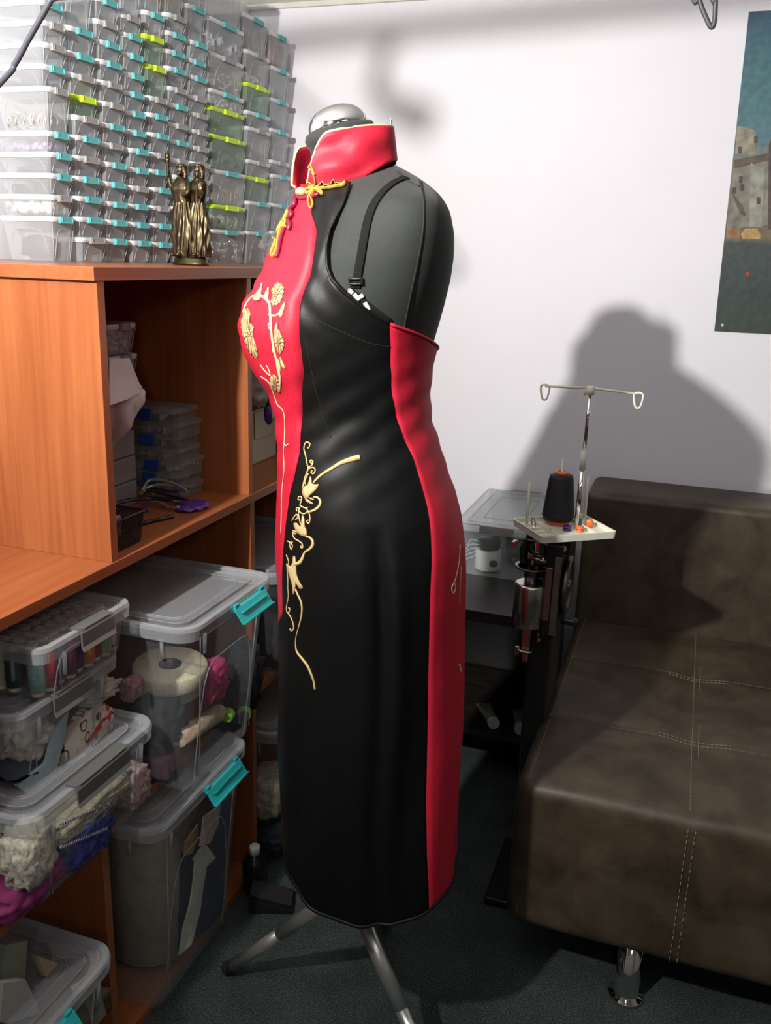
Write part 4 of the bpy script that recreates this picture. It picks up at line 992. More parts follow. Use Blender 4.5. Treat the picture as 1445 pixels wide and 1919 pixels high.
vine('embroidered_curl',Z([(1310,760),(1305,850),(1298,900),(1285,960),(1273,1000),(1260,1022),(1257,1050),(1265,1072),(1277,1050),(1278,1020),(1268,1010)]),P_*1.3,cream)
vine('embroidered_curl',Z([(1316,900),(1313,980),(1308,1060),(1306,1140)]),P_,cream); vine('embroidered_curl',Z([(1305,1530),(1312,1560),(1318,1580)]),P_*1.6,cream)
# ---- stand collar, open at the throat
zc0=pz(650,320)[1]
bl=pz(561,345,0); br_=pz(742,300,0); tl=pz(552,288,0); trr=pz(737,240,0)
def collar(t,v):
    """t: 0..1 round the back from one front edge to the other; v height"""
    ang=(-PI+.04)+(2*PI-.04-.86)*t        # from front (far side) round the back
    a0=PI+ang
    fx=-math.cos(ang); 
    c=math.cos(a0-PI+PI) 
    th=ang+PI    # 0=front
    # centre line and radii
    ca_b=(bl[0]+br_[0])/2; ra_b=(bl[0]-br_[0])/2+.001; ca_t=(tl[0]+trr[0])/2; ra_t=(tl[0]-trr[0])/2
    ca=ca_b+(ca_t-ca_b)*v; ra=ra_b+(ra_t-ra_b)*v; wb=.058; wt=.052
    W=wb+(wt-wb)*v
    x=math.cos(th)
    # rounded upper corners next to the opening
    e=min(t,1-t); edge=1-max(0,(1-e/.085))**2.6*.93
    zb=np.interp(x,[-1,-.3,.3,.85,1],[br_[1],pz(690,334,.05)[1],pz(632,354,.05)[1],pz(580,350,.04)[1],pz(562,352)[1]])
    zt=np.interp(x,[-1,1],[trr[1],tl[1]+.008])+.006*(1-x*x)
    z=zb+(zt-zb)*v*edge
    a=ca+ra*math.cos(th); s=-W*math.sin(th)
    s*=1+.05*nz(a*30,z*30,1)
    flare=.004*math.exp(-(e/.05)**2)
    return MW(a+flare,s+ (.0028*nz(a*28+z*20,z*38,4)+.0016*math.sin(a*70+z*110))*abs(math.sin(th))*2,z)
rows=[[collar(t,v) for t in np.linspace(0,1,73)] for v in np.linspace(0,1,13)]
surfs.append(rows)
cob=grid_mesh([[p-DL for p in r] for r in rows],reds,'collar',dress,.003)
edge_=[collar(0,v) for v in np.linspace(0,1,6)]+[collar(t,1) for t in np.linspace(0,1,90)]+[collar(1,v) for v in np.linspace(1,0,6)]
strip('collar_piping',edge_,.0019,cream)
bm=B(); e1=[collar(.5+.028,v) for v in (0,.5,1)]; 
rowz=[[collar(t,v)+(-FD)*.004*(1 if abs(t-.5)<.02 else .2)-DL for t in np.linspace(.46,.54,9)] for v in np.linspace(-.02,.98,6)]
bm.free(); grid_mesh(rowz,reds,'collar_back_flap',dress,.002)
zp=collar(.5,1); bm=B(); box(bm,-.0015,.0015,-.004,.004,0,.013,.001); obj('zip_pull',bm,chrome,dress,loc=zp-DL+Vector((.004,0,.002)))
# rebuild ray target with the collar included
vv=[];ff=[]
for rows in surfs:
    o0=len(vv); nr,ncol=len(rows),len(rows[0])
    for r in rows: vv+= [tuple(p) for p in r]
    for i in range(nr-1):
        for k in range(ncol-1): ff.append((o0+i*ncol+k,o0+i*ncol+k+1,o0+(i+1)*ncol+k+1,o0+(i+1)*ncol+k))
bvh=BVHTree.FromPolygons(vv,ff)
K_=lambda pts:[(540+x/6.568,200+y/6.568) for x,y in pts]
def loopc(name,pts,lift=.003,r=.00075,fill=False):
    PP=cr(K_(pts),5); L=[hit(float(p[0]),float(p[1]),lift) for p in PP]; P=[L[0][0]]; N=[L[0][1]]
    for h,n in L[1:]:
        if .0001<(h-P[-1]).length<.03: P.append(h); N.append(n)
    bm=B(); tube(bm,[p-DL for p in P],r,6,flat=3.6,updir=N); return obj(name,bm,yel,dress)
loopc('knot_loop',[(340,1040),(345,960),(340,880),(315,800),(270,750),(255,720),(285,720),(320,770),(345,840)],.0035)
loopc('knot_loop',[(340,1040),(390,1000),(405,940),(425,915),(450,945),(490,965),(530,940),(560,890),(590,930),(650,945),(700,920),(725,940),(690,985),(600,1005),(500,1020),(420,1028),(350,1040)],.0035)
loopc('knot_loop',[(330,1040),(290,1010),(255,960),(260,935),(295,945),(325,1000),(335,1040)],.0035)
loopc('knot_loop',[(335,1045),(290,1110),(275,1170),(290,1240),(305,1265),(325,1220),(318,1150),(300,1110)],.0035)
loopc('knot_loop',[(345,1045),(400,1060),(440,1085),(410,1095),(365,1070)],.0035); loopc('knot_loop',[(330,1040),(270,1035),(215,1055)],.004); loopc('knot_loop',[(330,1050),(280,1075),(240,1100)],.004)
h,n=hit(570,365,.006); bm=B(); ball(bm,h-DL,.0068,3,(1.3,1,.85))
for v in bm.verts: v.co+=(v.co-(h-DL)).normalized()*.0008*math.sin(v.co.x*2200)*math.sin(v.co.z*2200)
obj('knot_button',bm,gold,dress)
# second frog closure hanging down the bust with dark red bow loops
Q_=lambda pts:[(280+x/4.516,240+y/4.516) for x,y in pts]
def loop2(name,pts,m,r=.0008,lift=.004,fl=3.6):
    PP=cr(Q_(pts),5); L=[hit(float(p[0]),float(p[1]),lift) for p in PP]; P=[L[0][0]]; N=[L[0][1]]
    for h,n in L[1:]:
        if .0001<(h-P[-1]).length<.04: P.append(h); N.append(n)
    bm=B(); tube(bm,[p-DL for p in P],r,6,flat=fl,updir=N); return obj(name,bm,m,dress)
maro=mat('wine_ribbon',(.20,.006,.035),.35)
loop2('frog_loop',[(1195,700),(1160,780),(1120,830),(1095,880),(1068,940),(1090,960),(1060,1040),(1050,1090),(1070,1090),(1100,1020),(1110,940),(1130,860),(1150,800)],yel)
loop2('frog_loop',[(1150,850),(1175,770),(1180,800),(1165,850)],yel)
loop2('ribbon_bow',[(1250,600),(1250,650),(1215,700),(1225,740),(1195,780),(1210,830),(1195,870)],maro,.0036,.004,1.0)
loop2('ribbon_bow',[(1180,800),(1150,880),(1125,960),(1110,1040),(1095,1100)],maro,.003,.0035,1.0)
loop2('ribbon_bow',[(1255,520),(1260,580),(1300,600),(1370,590),(1440,570)],maro,.0030,.0025,1.0)
# ---- the dress form itself
man=thing('mannequin','black jersey dress form on a chromed tripod stand wearing the dress','mannequin',(C0.x,C0.y,0)); ML=man.location
rows=[]
zt_m=pz(650,308)[1]
for z in list(np.linspace(zhip-.12,zt_m,90)):
    off=-.004
    rows.append([surf(t,z,off) for t in np.linspace(-PI,PI,97)])
bm=B(); V=[[bm.verts.new(p-ML) for p in r[:-1]] for r in rows]
for A,D in zip(V,V[1:]):
    for k in range(96): bm.faces.new((A[k],A[(k+1)%96],D[(k+1)%96],D[k])).smooth=True
bm.faces.new(V[0][::-1]); bm.faces.new(V[-1])
torso=obj('torso',bm,blackf,man,True)
# neck leaning forward, cap ring and chromed dome
nb=MW(*[pz(665,320)[0],0],pz(665,320)[1]); nt_=MW(pz(640,252)[0],0,pz(640,252)[1]); axis=(nt_-nb).normalized()
ax=(Vector((0,0,1))*1.0+FD*.27).normalized(); q=ax.to_track_quat('Z','Y').to_matrix().to_4x4()
cp=MW(pz(637,250)[0],0,pz(637,250)[1]); mt=Matrix.Translation(cp-ML)@q
bm=B(); lathe(bm,[(.054,-.085),(.050,-.05),(.047,-.012),(.050,-.008),(.051,0),(.048,.006),(.01,.007)],40,mtx=mt); obj('neck',bm,blackf,man,True)
bm=B(); lathe(bm,[(.0425,.006),(.0430,.009),(.0415,.016),(.037,.024),(.029,.031),(.018,.0355),(.007,.0375),(.0005,.038)],48,mtx=mt); obj('neck_cap',bm,chrome,man,True)
# stitched seam lines of the form
seamk=mat('form_seam',(.012,.012,.012),.8)
rws=[[p for p in r] for r in rows]; vv2=[];ff2=[]
for r in rws: vv2+=[tuple(p) for p in r]
for i in range(len(rws)-1):
    for k in range(96): ff2.append((i*97+k,i*97+k+1,(i+1)*97+k+1,(i+1)*97+k))
bvm=BVHTree.FromPolygons(vv2,ff2)
def hitm(px,py,lift):
    d=ray(px,py).normalized(); h,n,_,_=bvm.ray_cast(ORG,d)
    if h is None: p=MW(pz(px,py)[0],0,pz(px,py)[1]); h,n,_,_=bvm.find_nearest(p)
    if n.dot(d)>0: n=-n
    return h+n*lift,n
for pl in ([(786,338),(793,370),(794,410),(790,450),(780,505),(768,560),(757,615),(750,650)],[(745,322),(765,340),(786,350)]):
    L=[hitm(float(p[0]),float(p[1]),.0003) for p in cr(pl,6)]; bm=B(); tube(bm,[l[0]-ML for l in L],.0013,6); obj('form_seam',bm,seamk,man)
# stand
hub=MW(0,0,0)+Vector((0,0,.30)); hub=Vector((-.483,1.285,.30))
bm=B(); cyl(bm,hub-ML+Vector((0,0,0)),hub-ML+Vector((0,0,.75)),.014,20); obj('pole',bm,chrome,man)
bm=B(); cyl(bm,hub-ML+Vector((0,0,-.04)),hub-ML+Vector((0,0,.05)),.026,24); obj('hub',bm,chrome,man)
tips=[Vector((-.757,1.327,.012)),Vector((-.245,1.165,.012)),Vector((-.50,1.575,.012))]
for tp in tips:
    d=(tp-hub).normalized(); a=hub+Vector((d.x,d.y,0)).normalized()*.02
    bm=B(); cyl(bm,a-ML,a+(tp-a)*.50-ML,.0140,18); cyl(bm,a+(tp-a)*.48-ML,tp-(tp-a).normalized()*.02-ML,.0122,18); lg=obj('leg',bm,mat('brushed_chrome',(.80,.80,.76),.30,.85),man)
    bm=B(); cyl(bm,tp-d*.035-ML,tp-ML,.0145,16,.013); ball(bm,tp-ML+Vector((0,0,.003)),.0148,2)
    for v in bm.verts: v.co.z=max(v.co.z,.0003)
    obj('rubber_foot',bm,mat('rubber',(.012,.012,.012),.7),lg)
# bra strap over the form
bra=thing('bra_strap','black elastic bra strap with slider and cream lace on the mannequin shoulder','bra strap',(C0.x,C0.y,1.2)); BL=bra.location
elas=mat('black_elastic',(.010,.010,.010),.9,spec=.15,noise=.3,nscale=500,bmp=.4)
def band(name,pl,r,m,fl=.12,lift=.0014):
    L=[hitm(float(p[0]),float(p[1]),lift) for p in cr(pl,6)]; bm=B(); tube(bm,[l[0]-BL for l in L],r,8,flat=fl,updir=[l[1] for l in L]); return obj(name,bm,m,bra)
band('strap',[(760,333),(738,343),(716,362),(700,385),(690,412),(683,445),(677,480),(670,520),(668,540)],.0060,elas,.10)
for y0 in (521,531):
    band('slider',[(655,y0),(664,y0+1),(679,y0)],.0016,black_p,1,.004)
band('slider',[(656,520),(656,533)],.0014,black_p,1,.004); band('slider',[(679,519),(679,532)],.0014,black_p,1,.004)
band('cup_edge',[(650,543),(668,556),(690,575),(712,592),(728,603)],.006,black_p,.3,.001)
for pl in ([(655,543),(662,549)],[(664,550),(674,562)],[(676,551),(680,557)],[(684,566),(692,580)]): band('lace',pl,.0030,mat('cream_lace',(.74,.68,.55),.7,noise=.3,nscale=300),.3,.0035)
# ------------------------------------------------------------------ dark table with clear box
TZ=.61
dark=mat('dark_laminate',(.022,.018,.016),.32,noise=.35,nscale=12,nstretch=(1,12,12))
tb=thing('table','dark wood laminate side table between the dress and the sofa','table',(-.545,2.30,0))
bm=B(); box(bm,-.285,.265,-.325,.315,TZ-.028,TZ,.002); obj('tabletop',bm,dark,tb)
for x in (-.28,.24):
    bm=B(); box(bm,x,x+.018,-.29,.30,0,TZ-.0285); obj('side_panel',bm,dark,tb)
bm=B(); box(bm,-.261,.239,.28,.298,.0,TZ-.0285); obj('back_panel',bm,dark,tb)
bm=B(); box(bm,-.261,.239,-.12,.279,.16,.178); obj('shelf',bm,dark,tb)
def tube_prod(px,py,x_,label,rz):
    z=.1785; y=2.24; p=on(px,py,1,y); t=thing('cream_tube',label,'tube',(p.x,y,z+.019),rz)
    bm=B(); loft(bm,[(.04,.003,.001,-.065),(.038,.016,.006,-.03),(.030,.030,.014,.02),(.028,.028,.0138,.03)],n=5)
    for v in bm.verts: v.co=Vector((v.co.x,v.co.z,v.co.y*0+v.co.y)) if False else Vector((v.co.y,-v.co.z,v.co.x))
    obj('tube_body',bm,mat('tube_white',(.30,.32,.30),.25),t)
    bm=B(); cyl(bm,(0,-.030,0),(0,-.052,0),.0165,20); obj('cap',bm,mat('tube_cap',(.5,.5,.46),.4),t)
tube_prod(915,1360,0,'pale squeeze tube with round cap on the shelf under the table',.5)
tube_prod(972,1390,0,'second pale squeeze tube under the table, half hidden by the sofa',.2)
cbx=thing('storage_case','large clear plastic case with grey clips on the dark table','storage case',(-.440,2.405,TZ+.0003))
bm=B(); loft(bm,[(.36,.19,.012,0),(.385,.215,.014,.125)],True,False); 
obj('case_body',bm,clear('case_body',(.50,.56,.56),.20,.10,.35),cbx)
bm=B(); loft(bm,[(.395,.225,.016,.122),(.405,.235,.018,.128),(.405,.235,.018,.140),(.396,.226,.016,.146),(.37,.20,.014,.144)]); obj('lid',bm,clear('case_lid',(.60,.65,.65),.34,.15,.35),cbx)
bm=B()
for ww,dd,z in ((.34,.17,.1455),(.24,.11,.1455)):
    tube(bm,[(x,y,z) for x,y in rr_pts(ww,dd,.004,2)],.0009,4,closed=True)
tube(bm,[(x,y,.1445) for x,y in rr_pts(.395,.225,.016,3)],.0022,5,closed=True); obj('lid_ridges',bm,rim_m,cbx)
for s in (-1,1):
    bm=B(); box(bm,-.045,.045,s*.2055-.004,s*.2055+.004,.128,.1485,.002); obj('clip',bm,grey_l,cbx)
j=thing('jar','white jar with dark mark inside the clear case','jar',(-.475,2.285,TZ+.003))
bm=B(); lathe(bm,[(.034,0),(.036,.004),(.036,.050),(.032,.056),(.026,.057)],32); obj('jar_body',bm,white_p,j,True)
bm=B(); lathe(bm,[(.030,.058),(.031,.060),(.031,.082),(.028,.086)],32); obj('jar_lid',bm,clear('smoke_lid',(.04,.05,.05),.75,.15,.2),j,True)
bm=B(); blob(bm,(.022,-.031,.025),.011,.005,.008,.3,3,3,1); obj('mark',bm,black_p,j)
bm=B()
for i in range(5): tube(bm,[tuple(q) for q in cr([(-.545+.004*i,2.262,TZ+.02+.012*i),(-.52,2.258+.003*i,TZ+.035+.012*i),(-.49,2.262,TZ+.05+.008*i)],5)],.0015,5)
tag(obj('clear_film',bm,clear('film',(.8,.85,.85),.55,.1,.2),None),'crumpled clear film inside the clear case','film')
bm=B(); blob(bm,(-.40,2.44,TZ+.045),.05,.09,.04,.25,4,4,6); tag(obj('dark_bag',bm,mat('smoky_bag',(.10,.11,.115),.3),None,True),'smoky grey bag at the back of the clear case','bag')
# ------------------------------------------------------------------ hand-cranked shoe patcher sewing machine
YM=1.72
def atm(px,py,y=YM): return on(px,py,1,y)
sm_=thing('sewing_machine','hand cranked black iron shoe patching machine with steel arm and thread tray','sewing machine',(-.215,1.80,0)); SL=sm_.location
def mp(name,bm,m,parent=None,smooth=False):
    for v in bm.verts: v.co-=SL
    return obj(name,bm,m,parent or sm_,smooth)
A_=atm(993,1105); zc1=atm(990,1090).z; zc0_=atm(988,1170).z; cxm=atm(992,1130).x; rc=.0330
bm=B(); lathe(bm,[(.006,zc0_-.001),(rc-.002,zc0_),(rc,zc0_+.003),(rc,zc1-.006),(rc-.0015,zc1-.002),(rc-.006,zc1)],40,mtx=Matrix.Translation((cxm,YM,0))); mp('arm_cylinder',bm,steel)
bm=B(); zr=atm(993,1063).z; 
lathe(bm,[(.020,zr-.004),(.034,zr+.001),(.0355,zr+.004),(.032,zr+.005),(.021,zr+.001),(.020,zr-.004)],36,mtx=Matrix.Translation((cxm,YM,0)),cap=False); lathe(bm,[(.013,zc1),(.016,zr-.010),(.019,zr-.003)],30,mtx=Matrix.Translation((cxm,YM,0)),cap=False); mp('collar_ring',bm,mat('dark_steel',(.16,.16,.16),.25,1))
bm=B(); cyl(bm,(cxm,YM,zr-.03),(cxm,YM,zr+.045),.0042,14); box(bm,cxm-.010,cxm+.016,YM-.006,YM+.006,zr+.018,zr+.030,.0015); cyl(bm,(cxm+.002,YM-.012,zr+.024),(cxm+.030,YM-.012,zr+.020),.004,10); mp('needle_bar',bm,steel)
# presser foot beneath the cylinder
zf=atm(985,1240).z
bm=B(); box(bm,cxm-.008,cxm+.008,YM-.004,YM+.004,zf+.024,zc0_,.001); box(bm,cxm-.006,cxm+.006,YM-.006,YM+.004,zf,zf+.026,.002); 
tube(bm,[tuple(q) for q in cr([(cxm-.012,YM-.002,zc0_-.002),(cxm-.022,YM-.004,zc0_-.012),(cxm-.022,YM-.004,zc0_-.026)],5)],.0018,6)
box(bm,cxm-.022,cxm-.012,YM-.004,YM+.002,zf+.012,zf+.032,.002); tube(bm,[(cxm+.014*math.cos(a)-.001,YM-.004-.008*math.sin(a),zf+.026) for a in np.linspace(0,PI,9)],.003,6); mp('presser_foot',bm,steel)
zt0_=atm(1060,1003,YM).z
# iron body running back, head casting, lever
bm=B()
xb=atm(1040,1100).x
box(bm,cxm+.024,cxm+.060,YM-.012,YM+.22,zc0_-.02,zr+.060,.008)
box(bm,cxm-.020,cxm+.055,YM+.02,YM+.12,zr-.03,zr+.070,.010)
tube(bm,[tuple(q) for q in cr([(cxm-.020,YM+.01,zr+.004),(cxm-.022,YM+.008,zr+.035),(cxm-.010,YM+.006,zr+.060),(cxm+.002,YM+.004,zr+.075)],6)],.0075,10)
tube(bm,[tuple(q) for q in cr([(cxm+.006,YM-.004,zr+.055),(cxm-.004,YM-.006,zr+.045),(cxm+.006,YM-.008,zr+.030)],6)],.005,8)
box(bm,cxm+.002,cxm+.048,YM+.03,YM+.19,.02,zc0_,.006)
box(bm,cxm-.05,cxm+.052,YM+.0,YM+.24,.0,.020,.004)
box(bm,-.235,-.195,1.735,1.775,zr+.03,zt0_-.0005,.003); mp('iron_body',bm,bl_metal)
bm=B(); box(bm,cxm+.046,cxm+.060,YM-.018,YM-.0125,zc0_-.01,zr+.035,.002); box(bm,cxm+.030,cxm+.044,YM-.016,YM-.0125,zc0_+.02,zr+.01,.002); mp('side_plate',bm,steel)
bm=B(); box(bm,cxm-.004,cxm+.020,YM+.012,YM+.0195,zr+.004,zr+.058,.002); mp('green_plate',bm,green_p)
bm=B(); z0=zr+.062
box(bm,cxm+.022,cxm+.032,YM-.022,YM+.01,z0-.006,z0+.022,.003); tube(bm,[(cxm+.026,YM-.016,z0+.018),(cxm-.012,YM-.018,z0+.018),(cxm-.014,YM-.018,z0+.002),(cxm+.022,YM-.016,z0+.000)],.0022,8)
tube(bm,[tuple(q) for q in cr([(cxm-.002,YM-.016,z0+.018),(cxm+.002,YM-.014,z0+.032),(cxm-.004,YM-.012,z0+.048),(cxm-.006,YM-.014,z0+.036),(cxm+.004,YM-.016,z0+.022)],5)],.0016,6)
box(bm,cxm+.004,cxm+.014,YM-.014,YM-.004,zr+.036,zr+.060,.002); mp('take_up_lever',bm,chrome)
for i,(px,py) in enumerate(((964,1018),(1048,1028),(1055,1100),(1023,1135),(1023,1115),(1010,1187),(1010,1198),(1023,1088),(1020,1042))):
    p=atm(px,py,YM-.0); bm=B(); r=[.006,.007,.006,.005,.005,.003,.003,.004,.003][i]
    if i in (1,2): d=Vector((.010,0,0))
    else: d=Vector((0,-.010,0))
    cyl(bm,p+Vector((0,.012,0)),p+d,r,6); mp('bolt',bm,chrome)
bm=B(); L=[]
for k in range(40):
    t=k/39; p=atm(1022,1050).lerp(atm(1020,1108),t); L.append(p+Vector((.004*math.sin(k*1.3),-.006+.003*math.cos(k*1.3),0)))
tube(bm,L,.0009,5); mp('spring_chain',bm,chrome)
bm=B(); c=atm(1040,1100,YM+.03); n=32; R0=.052
q=Matrix.Translation(Vector((cxm+.068,YM+.05,c.z)))@Matrix.Rotation(PI/2,4,'Y')
lathe(bm,[(.058,-.006),(.062,-.004),(.062,.004),(.058,.006),(.048,.005),(.046,.001),(.012,.001),(.012,.006),(.002,.007)],40,mtx=q); mp('hand_wheel',bm,mat('wheel_steel',(.15,.14,.12),.4,1))
p=atm(1050,1162,YM+.0); p2=atm(1082,1163,YM+.0); bm=B(); lathe(bm,[(.002,0),(.007,.002),(.0075,.010),(.009,.024),(.007,.034),(.002,.036)],20,mtx=Matrix.Translation(p)@Matrix.Rotation(PI/2,4,'Y')); mp('crank_handle',bm,black_p,smooth=True)
# thread tray on top
zt0=atm(1060,1003,YM).z
tray=thing('thread_tray','cream plastic cone tray mounted above the shoe patching machine','thread tray',(-.213,1.744,zt0),math.radians(37))
bm=B(); w,d=.128,.162
loft(bm,[(w,d,.006,0),(w+.003,d+.003,.007,.014),(w-.003,d-.003,.005,.014),(w-.006,d-.006,.004,.006)],n=3)
box(bm,d/2-.040,d/2-.037,-w/2+.004,w/2-.004,.006,.0125); box(bm,-d/2+.040,-d/2+.043,-w/2+.004,w/2-.004,.006,.011)
for k in range(4): box(bm,-d/2+.010,-d/2+.038,-w/2+.020+k*.024,-w/2+.022+k*.024,.006,.010)
obj('tray',bm,cream_p,tray)
def spn(name,lx,ly,h,r=.0032):
    bm=B(); cyl(bm,(lx,ly,.007),(lx,ly,.007+h),r,12,r*.85); ball(bm,(lx,ly,.007+h),r*.86,2); return obj(name,bm,cream_p,tray)
spn('spindle',-.063,.038,.086); spn('spindle',.068,.036,.092); spn('spindle',.006,.036,.134)
X_=Vector((math.cos(math.radians(37)),-math.sin(math.radians(37)),0))
m0=Vector((.026,-.004,.007))
bm=B(); cyl(bm,m0,m0+Vector((.002,0,.125)),.0046,14); cyl(bm,m0+Vector((.002,0,.15)),m0+Vector((.004,0,.275)),.0036,14); obj('mast',bm,chrome,tray)
bm=B(); cyl(bm,m0+Vector((.002,0,.120)),m0+Vector((.002,0,.158)),.0062,14); obj('mast_joint',bm,cream_p,tray)
bm=B(); mt_=m0+Vector((.004,0,.285)); cyl(bm,mt_-Vector((0,0,.016)),mt_,.0078,16)
eL=mt_-X_*.088+Vector((0,0,-.006)); eR=mt_+X_*.090+Vector((0,0,-.008)); cyl(bm,mt_-Vector((0,0,.003)),eL,.0024,8); cyl(bm,mt_-Vector((0,0,.003)),eR,.0024,8)
for e in (eL,eR):
    tube(bm,[tuple(q) for q in cr([tuple(e-X_*.008),tuple(e+X_*.008),tuple(e+X_*.005-Vector((0,0,.024))),tuple(e-X_*.004-Vector((0,0,.024)))],4,True)],.0021,6,closed=True)
tube(bm,[mt_-X_*.010-Vector((0,0,.002)),mt_-X_*.011-Vector((0,0,.018))],.0022,6); obj('thread_guide',bm,cream_p,tray)
q_=Matrix.Rotation(math.radians(37),3,'Z')@Vector((.006,.036,0))
cone=thing('thread_cone','large black thread cone on an orange core standing in the cream tray','thread cone',tray.location+q_+Vector((0,0,.0064)),0)
bm=B(); lathe(bm,[(.022,0),(.024,.003),(.022,.010),(.0105,.010),(.0105,0)],30,cap=False); obj('cone_core',bm,orange,cone,True)
bm=B(); lathe(bm,[(.009,.103),(.0135,.103),(.0125,.109),(.009,.109),(.009,.103)],24,cap=False); obj('core_tip',bm,orange,cone,True)
bm=B(); lathe(bm,[(.010,.009),(.029,.009),(.0325,.016),(.0325,.020),(.0245,.095),(.022,.102),(.010,.1035)],40); obj('thread',bm,thread_k,cone,True)
for i,(lx,ly,c_,l) in enumerate(((.022,-.026,orange,'orange bobbin beside the mast in the cream tray'),(.044,.004,mat('slate_bobbin',(.14,.20,.21),.4),'slate blue bobbin behind the mast in the cream tray'),(.056,-.004,orange,'orange bobbin at the right compartment of the cream tray'),(.000,-.014,purple,'purple bobbin in front of the black cone'))):
    bm=B(); q=Matrix.Translation(tray.location+Matrix.Rotation(math.radians(37),3,'Z')@Vector((lx,ly,.0152)))@Matrix.Rotation([.2,PI/2-.2,PI/2,.1][i],4,'X')@Matrix.Translation((0,0,-.003)); lathe(bm,[(.003,0),(.0085,0),(.0085,.0015),(.005,.002),(.005,.006),(.0085,.0065),(.0085,.008),(.003,.008)],18,mtx=q)
    if i in (0,3):
        mz_=min(v.co.z for v in bm.verts); 
        for v in bm.verts: v.co.z-=mz_-(tray.location.z+.0064)
    else:
        mz_=min(v.co.z for v in bm.verts)
        for v in bm.verts: v.co.z-=mz_-(tray.location.z+.0064)
    tag(obj('bobbin',bm,c_,None),l,'bobbin','bobbins in the cream tray')
# ------------------------------------------------------------------ sofa
lm,nt,b,o=base('brown_faux_suede')
t=tex(nt,'ShaderNodeTexNoise',(1,1,1),Scale=11,Detail=7,Roughness=.62,Distortion=.4); r=ramp(nt,t.outputs[0],[(.28,(.026,.017,.010)),(.5,(.056,.041,.024)),(.72,(.086,.066,.041))]); nt.links.new(r.outputs[0],b.inputs['Base Color'])
b.inputs['Roughness'].default_value=.48; b.inputs['Specular IOR Level'].default_value=.45; t2=tex(nt,'ShaderNodeTexNoise',(1,1,1),Scale=220,Detail=3); bump(nt,b,t2.outputs[0],.25,.001)
stitch=mat('stitching',(.26,.21,.15),.7)
sofa=thing('sofa','dark brown faux suede sofa with pale double stitching and chrome feet','sofa',(.5,2.0,0)); OL=sofa.location
SX0,SX1,SY0,SY1,SZ0,SZ1=-.232,1.45,1.50,2.40,.150,.473
def rbox(bm,x0,x1,y0,y1,z0,z1,r,nx,ny,nz_,fn=None):
    """rounded box from six grids"""
    def place(p):
        c=Vector((min(max(p.x,x0+r),x1-r),min(max(p.y,y0+r),y1-r),min(max(p.z,z0+r),z1-r))); d=p-c
        q=c+(d.normalized()*r if d.length>1e-9 else d); return fn(q) if fn else q
    def sp(a,b,n):
        m=[0,.25,.55,.8,1]; L=[a+r*k for k in m]+[a+r+(b-a-2*r)*k/n for k in range(1,n)]+[b-r*k for k in m[::-1]]; return L
    X,Y,Z=sp(x0,x1,nx),sp(y0,y1,ny),sp(z0,z1,nz_)
    def g(U,V_,f):
        vs=[[bm.verts.new(place(Vector(f(u,v)))) for v in V_] for u in U]
        for i in range(len(U)-1):
            for k in range(len(V_)-1): bm.faces.new((vs[i][k],vs[i+1][k],vs[i+1][k+1],vs[i][k+1])).smooth=True
    g(X,Y,lambda u,v:(u,v,z1)); g(X,Y,lambda u,v:(u,v,z0)); g(X,Z,lambda u,v:(u,y0,v)); g(X,Z,lambda u,v:(u,y1,v)); g(Y,Z,lambda u,v:(x0,u,v)); g(Y,Z,lambda u,v:(x1,u,v))
    bmesh.ops.remove_doubles(bm,verts=bm.verts[:],dist=1e-5)
SEAMX=[.092,.70]; SEAMY=[on(1010,1333,2,.47)[1],on(1045,1226,2,.47)[1]]
def dip(q):
    if q.z>SZ1-.06:
        k=0
        for sx in SEAMX: 
            for sy_ in SEAMY: k=max(k,math.exp(-((q.x-sx)**2+(q.y-sy_)**2)/.0035))
            k=max(k,.35*math.exp(-((q.x-sx)/.012)**2))
        for sy_ in SEAMY: k=max(k,.35*math.exp(-((q.y-sy_)/.012)**2))
        q=q+Vector((0,0,-.011*k+.004*nz(q.x*5,q.y*5,0)))
    if q.y<SY0+.02: q=q+Vector((0,.004*nz(q.x*6,q.z*6,3),0))
    return q
bm=B(); rbox(bm,SX0,SX1,SY0,SY1,SZ0,SZ1,.030,90,60,14,dip)
for v in bm.verts: v.co-=OL
obj('seat',bm,lm,sofa,True)
bm=B(); rbox(bm,SX0-.008,SX1+.008,2.385,2.600,SZ0+.02,.835,.022,30,8,20,lambda q:q+Vector((0,.003*nz(q.x*5,q.z*5,1),0)))
for v in bm.verts: v.co-=OL
obj('backrest',bm,lm,sofa,True)
def stl(pts):
    for off in (-.0065,.0065):
        bm=B(); L=[]
        for p,n_,w in pts: L.append(p+w*off+n_*.0006)
        # dashed thread
        i=0; acc=[]
        for k in range(len(L)-1):
            a,b_=L[k],L[k+1]; seg=(b_-a).length; nn_=max(1,int(seg/.0075))
            for j in range(nn_): 
                s=a.lerp(b_,j/nn_); e=a.lerp(b_,(j+.72)/nn_); cyl(bm,s-OL,e-OL,.00085,4)
        obj('stitching',bm,stitch,sofa)
def topz(x,y): return dip(Vector((x,y,SZ1))).z
r_=.03
for sx in SEAMX[:1]:
    P=[]
    for y in np.linspace(2.384,SY0+r_,40): P.append((Vector((sx,y,topz(sx,y))),Vector((0,0,1)),Vector((1,0,0))))
    for a in np.linspace(0,PI/2,6)[1:]: P.append((Vector((sx,SY0+r_-r_*math.sin(a),SZ1-r_+r_*math.cos(a)-.004)),Vector((0,-math.sin(a),math.cos(a))),Vector((1,0,0))))
    for z in np.linspace(SZ1-r_,SZ0+.01,20)[1:]: P.append((Vector((sx,SY0-.001+.004*nz(sx*6,z*6,3),z)),Vector((0,-1,0)),Vector((1,0,0))))
    stl(P)
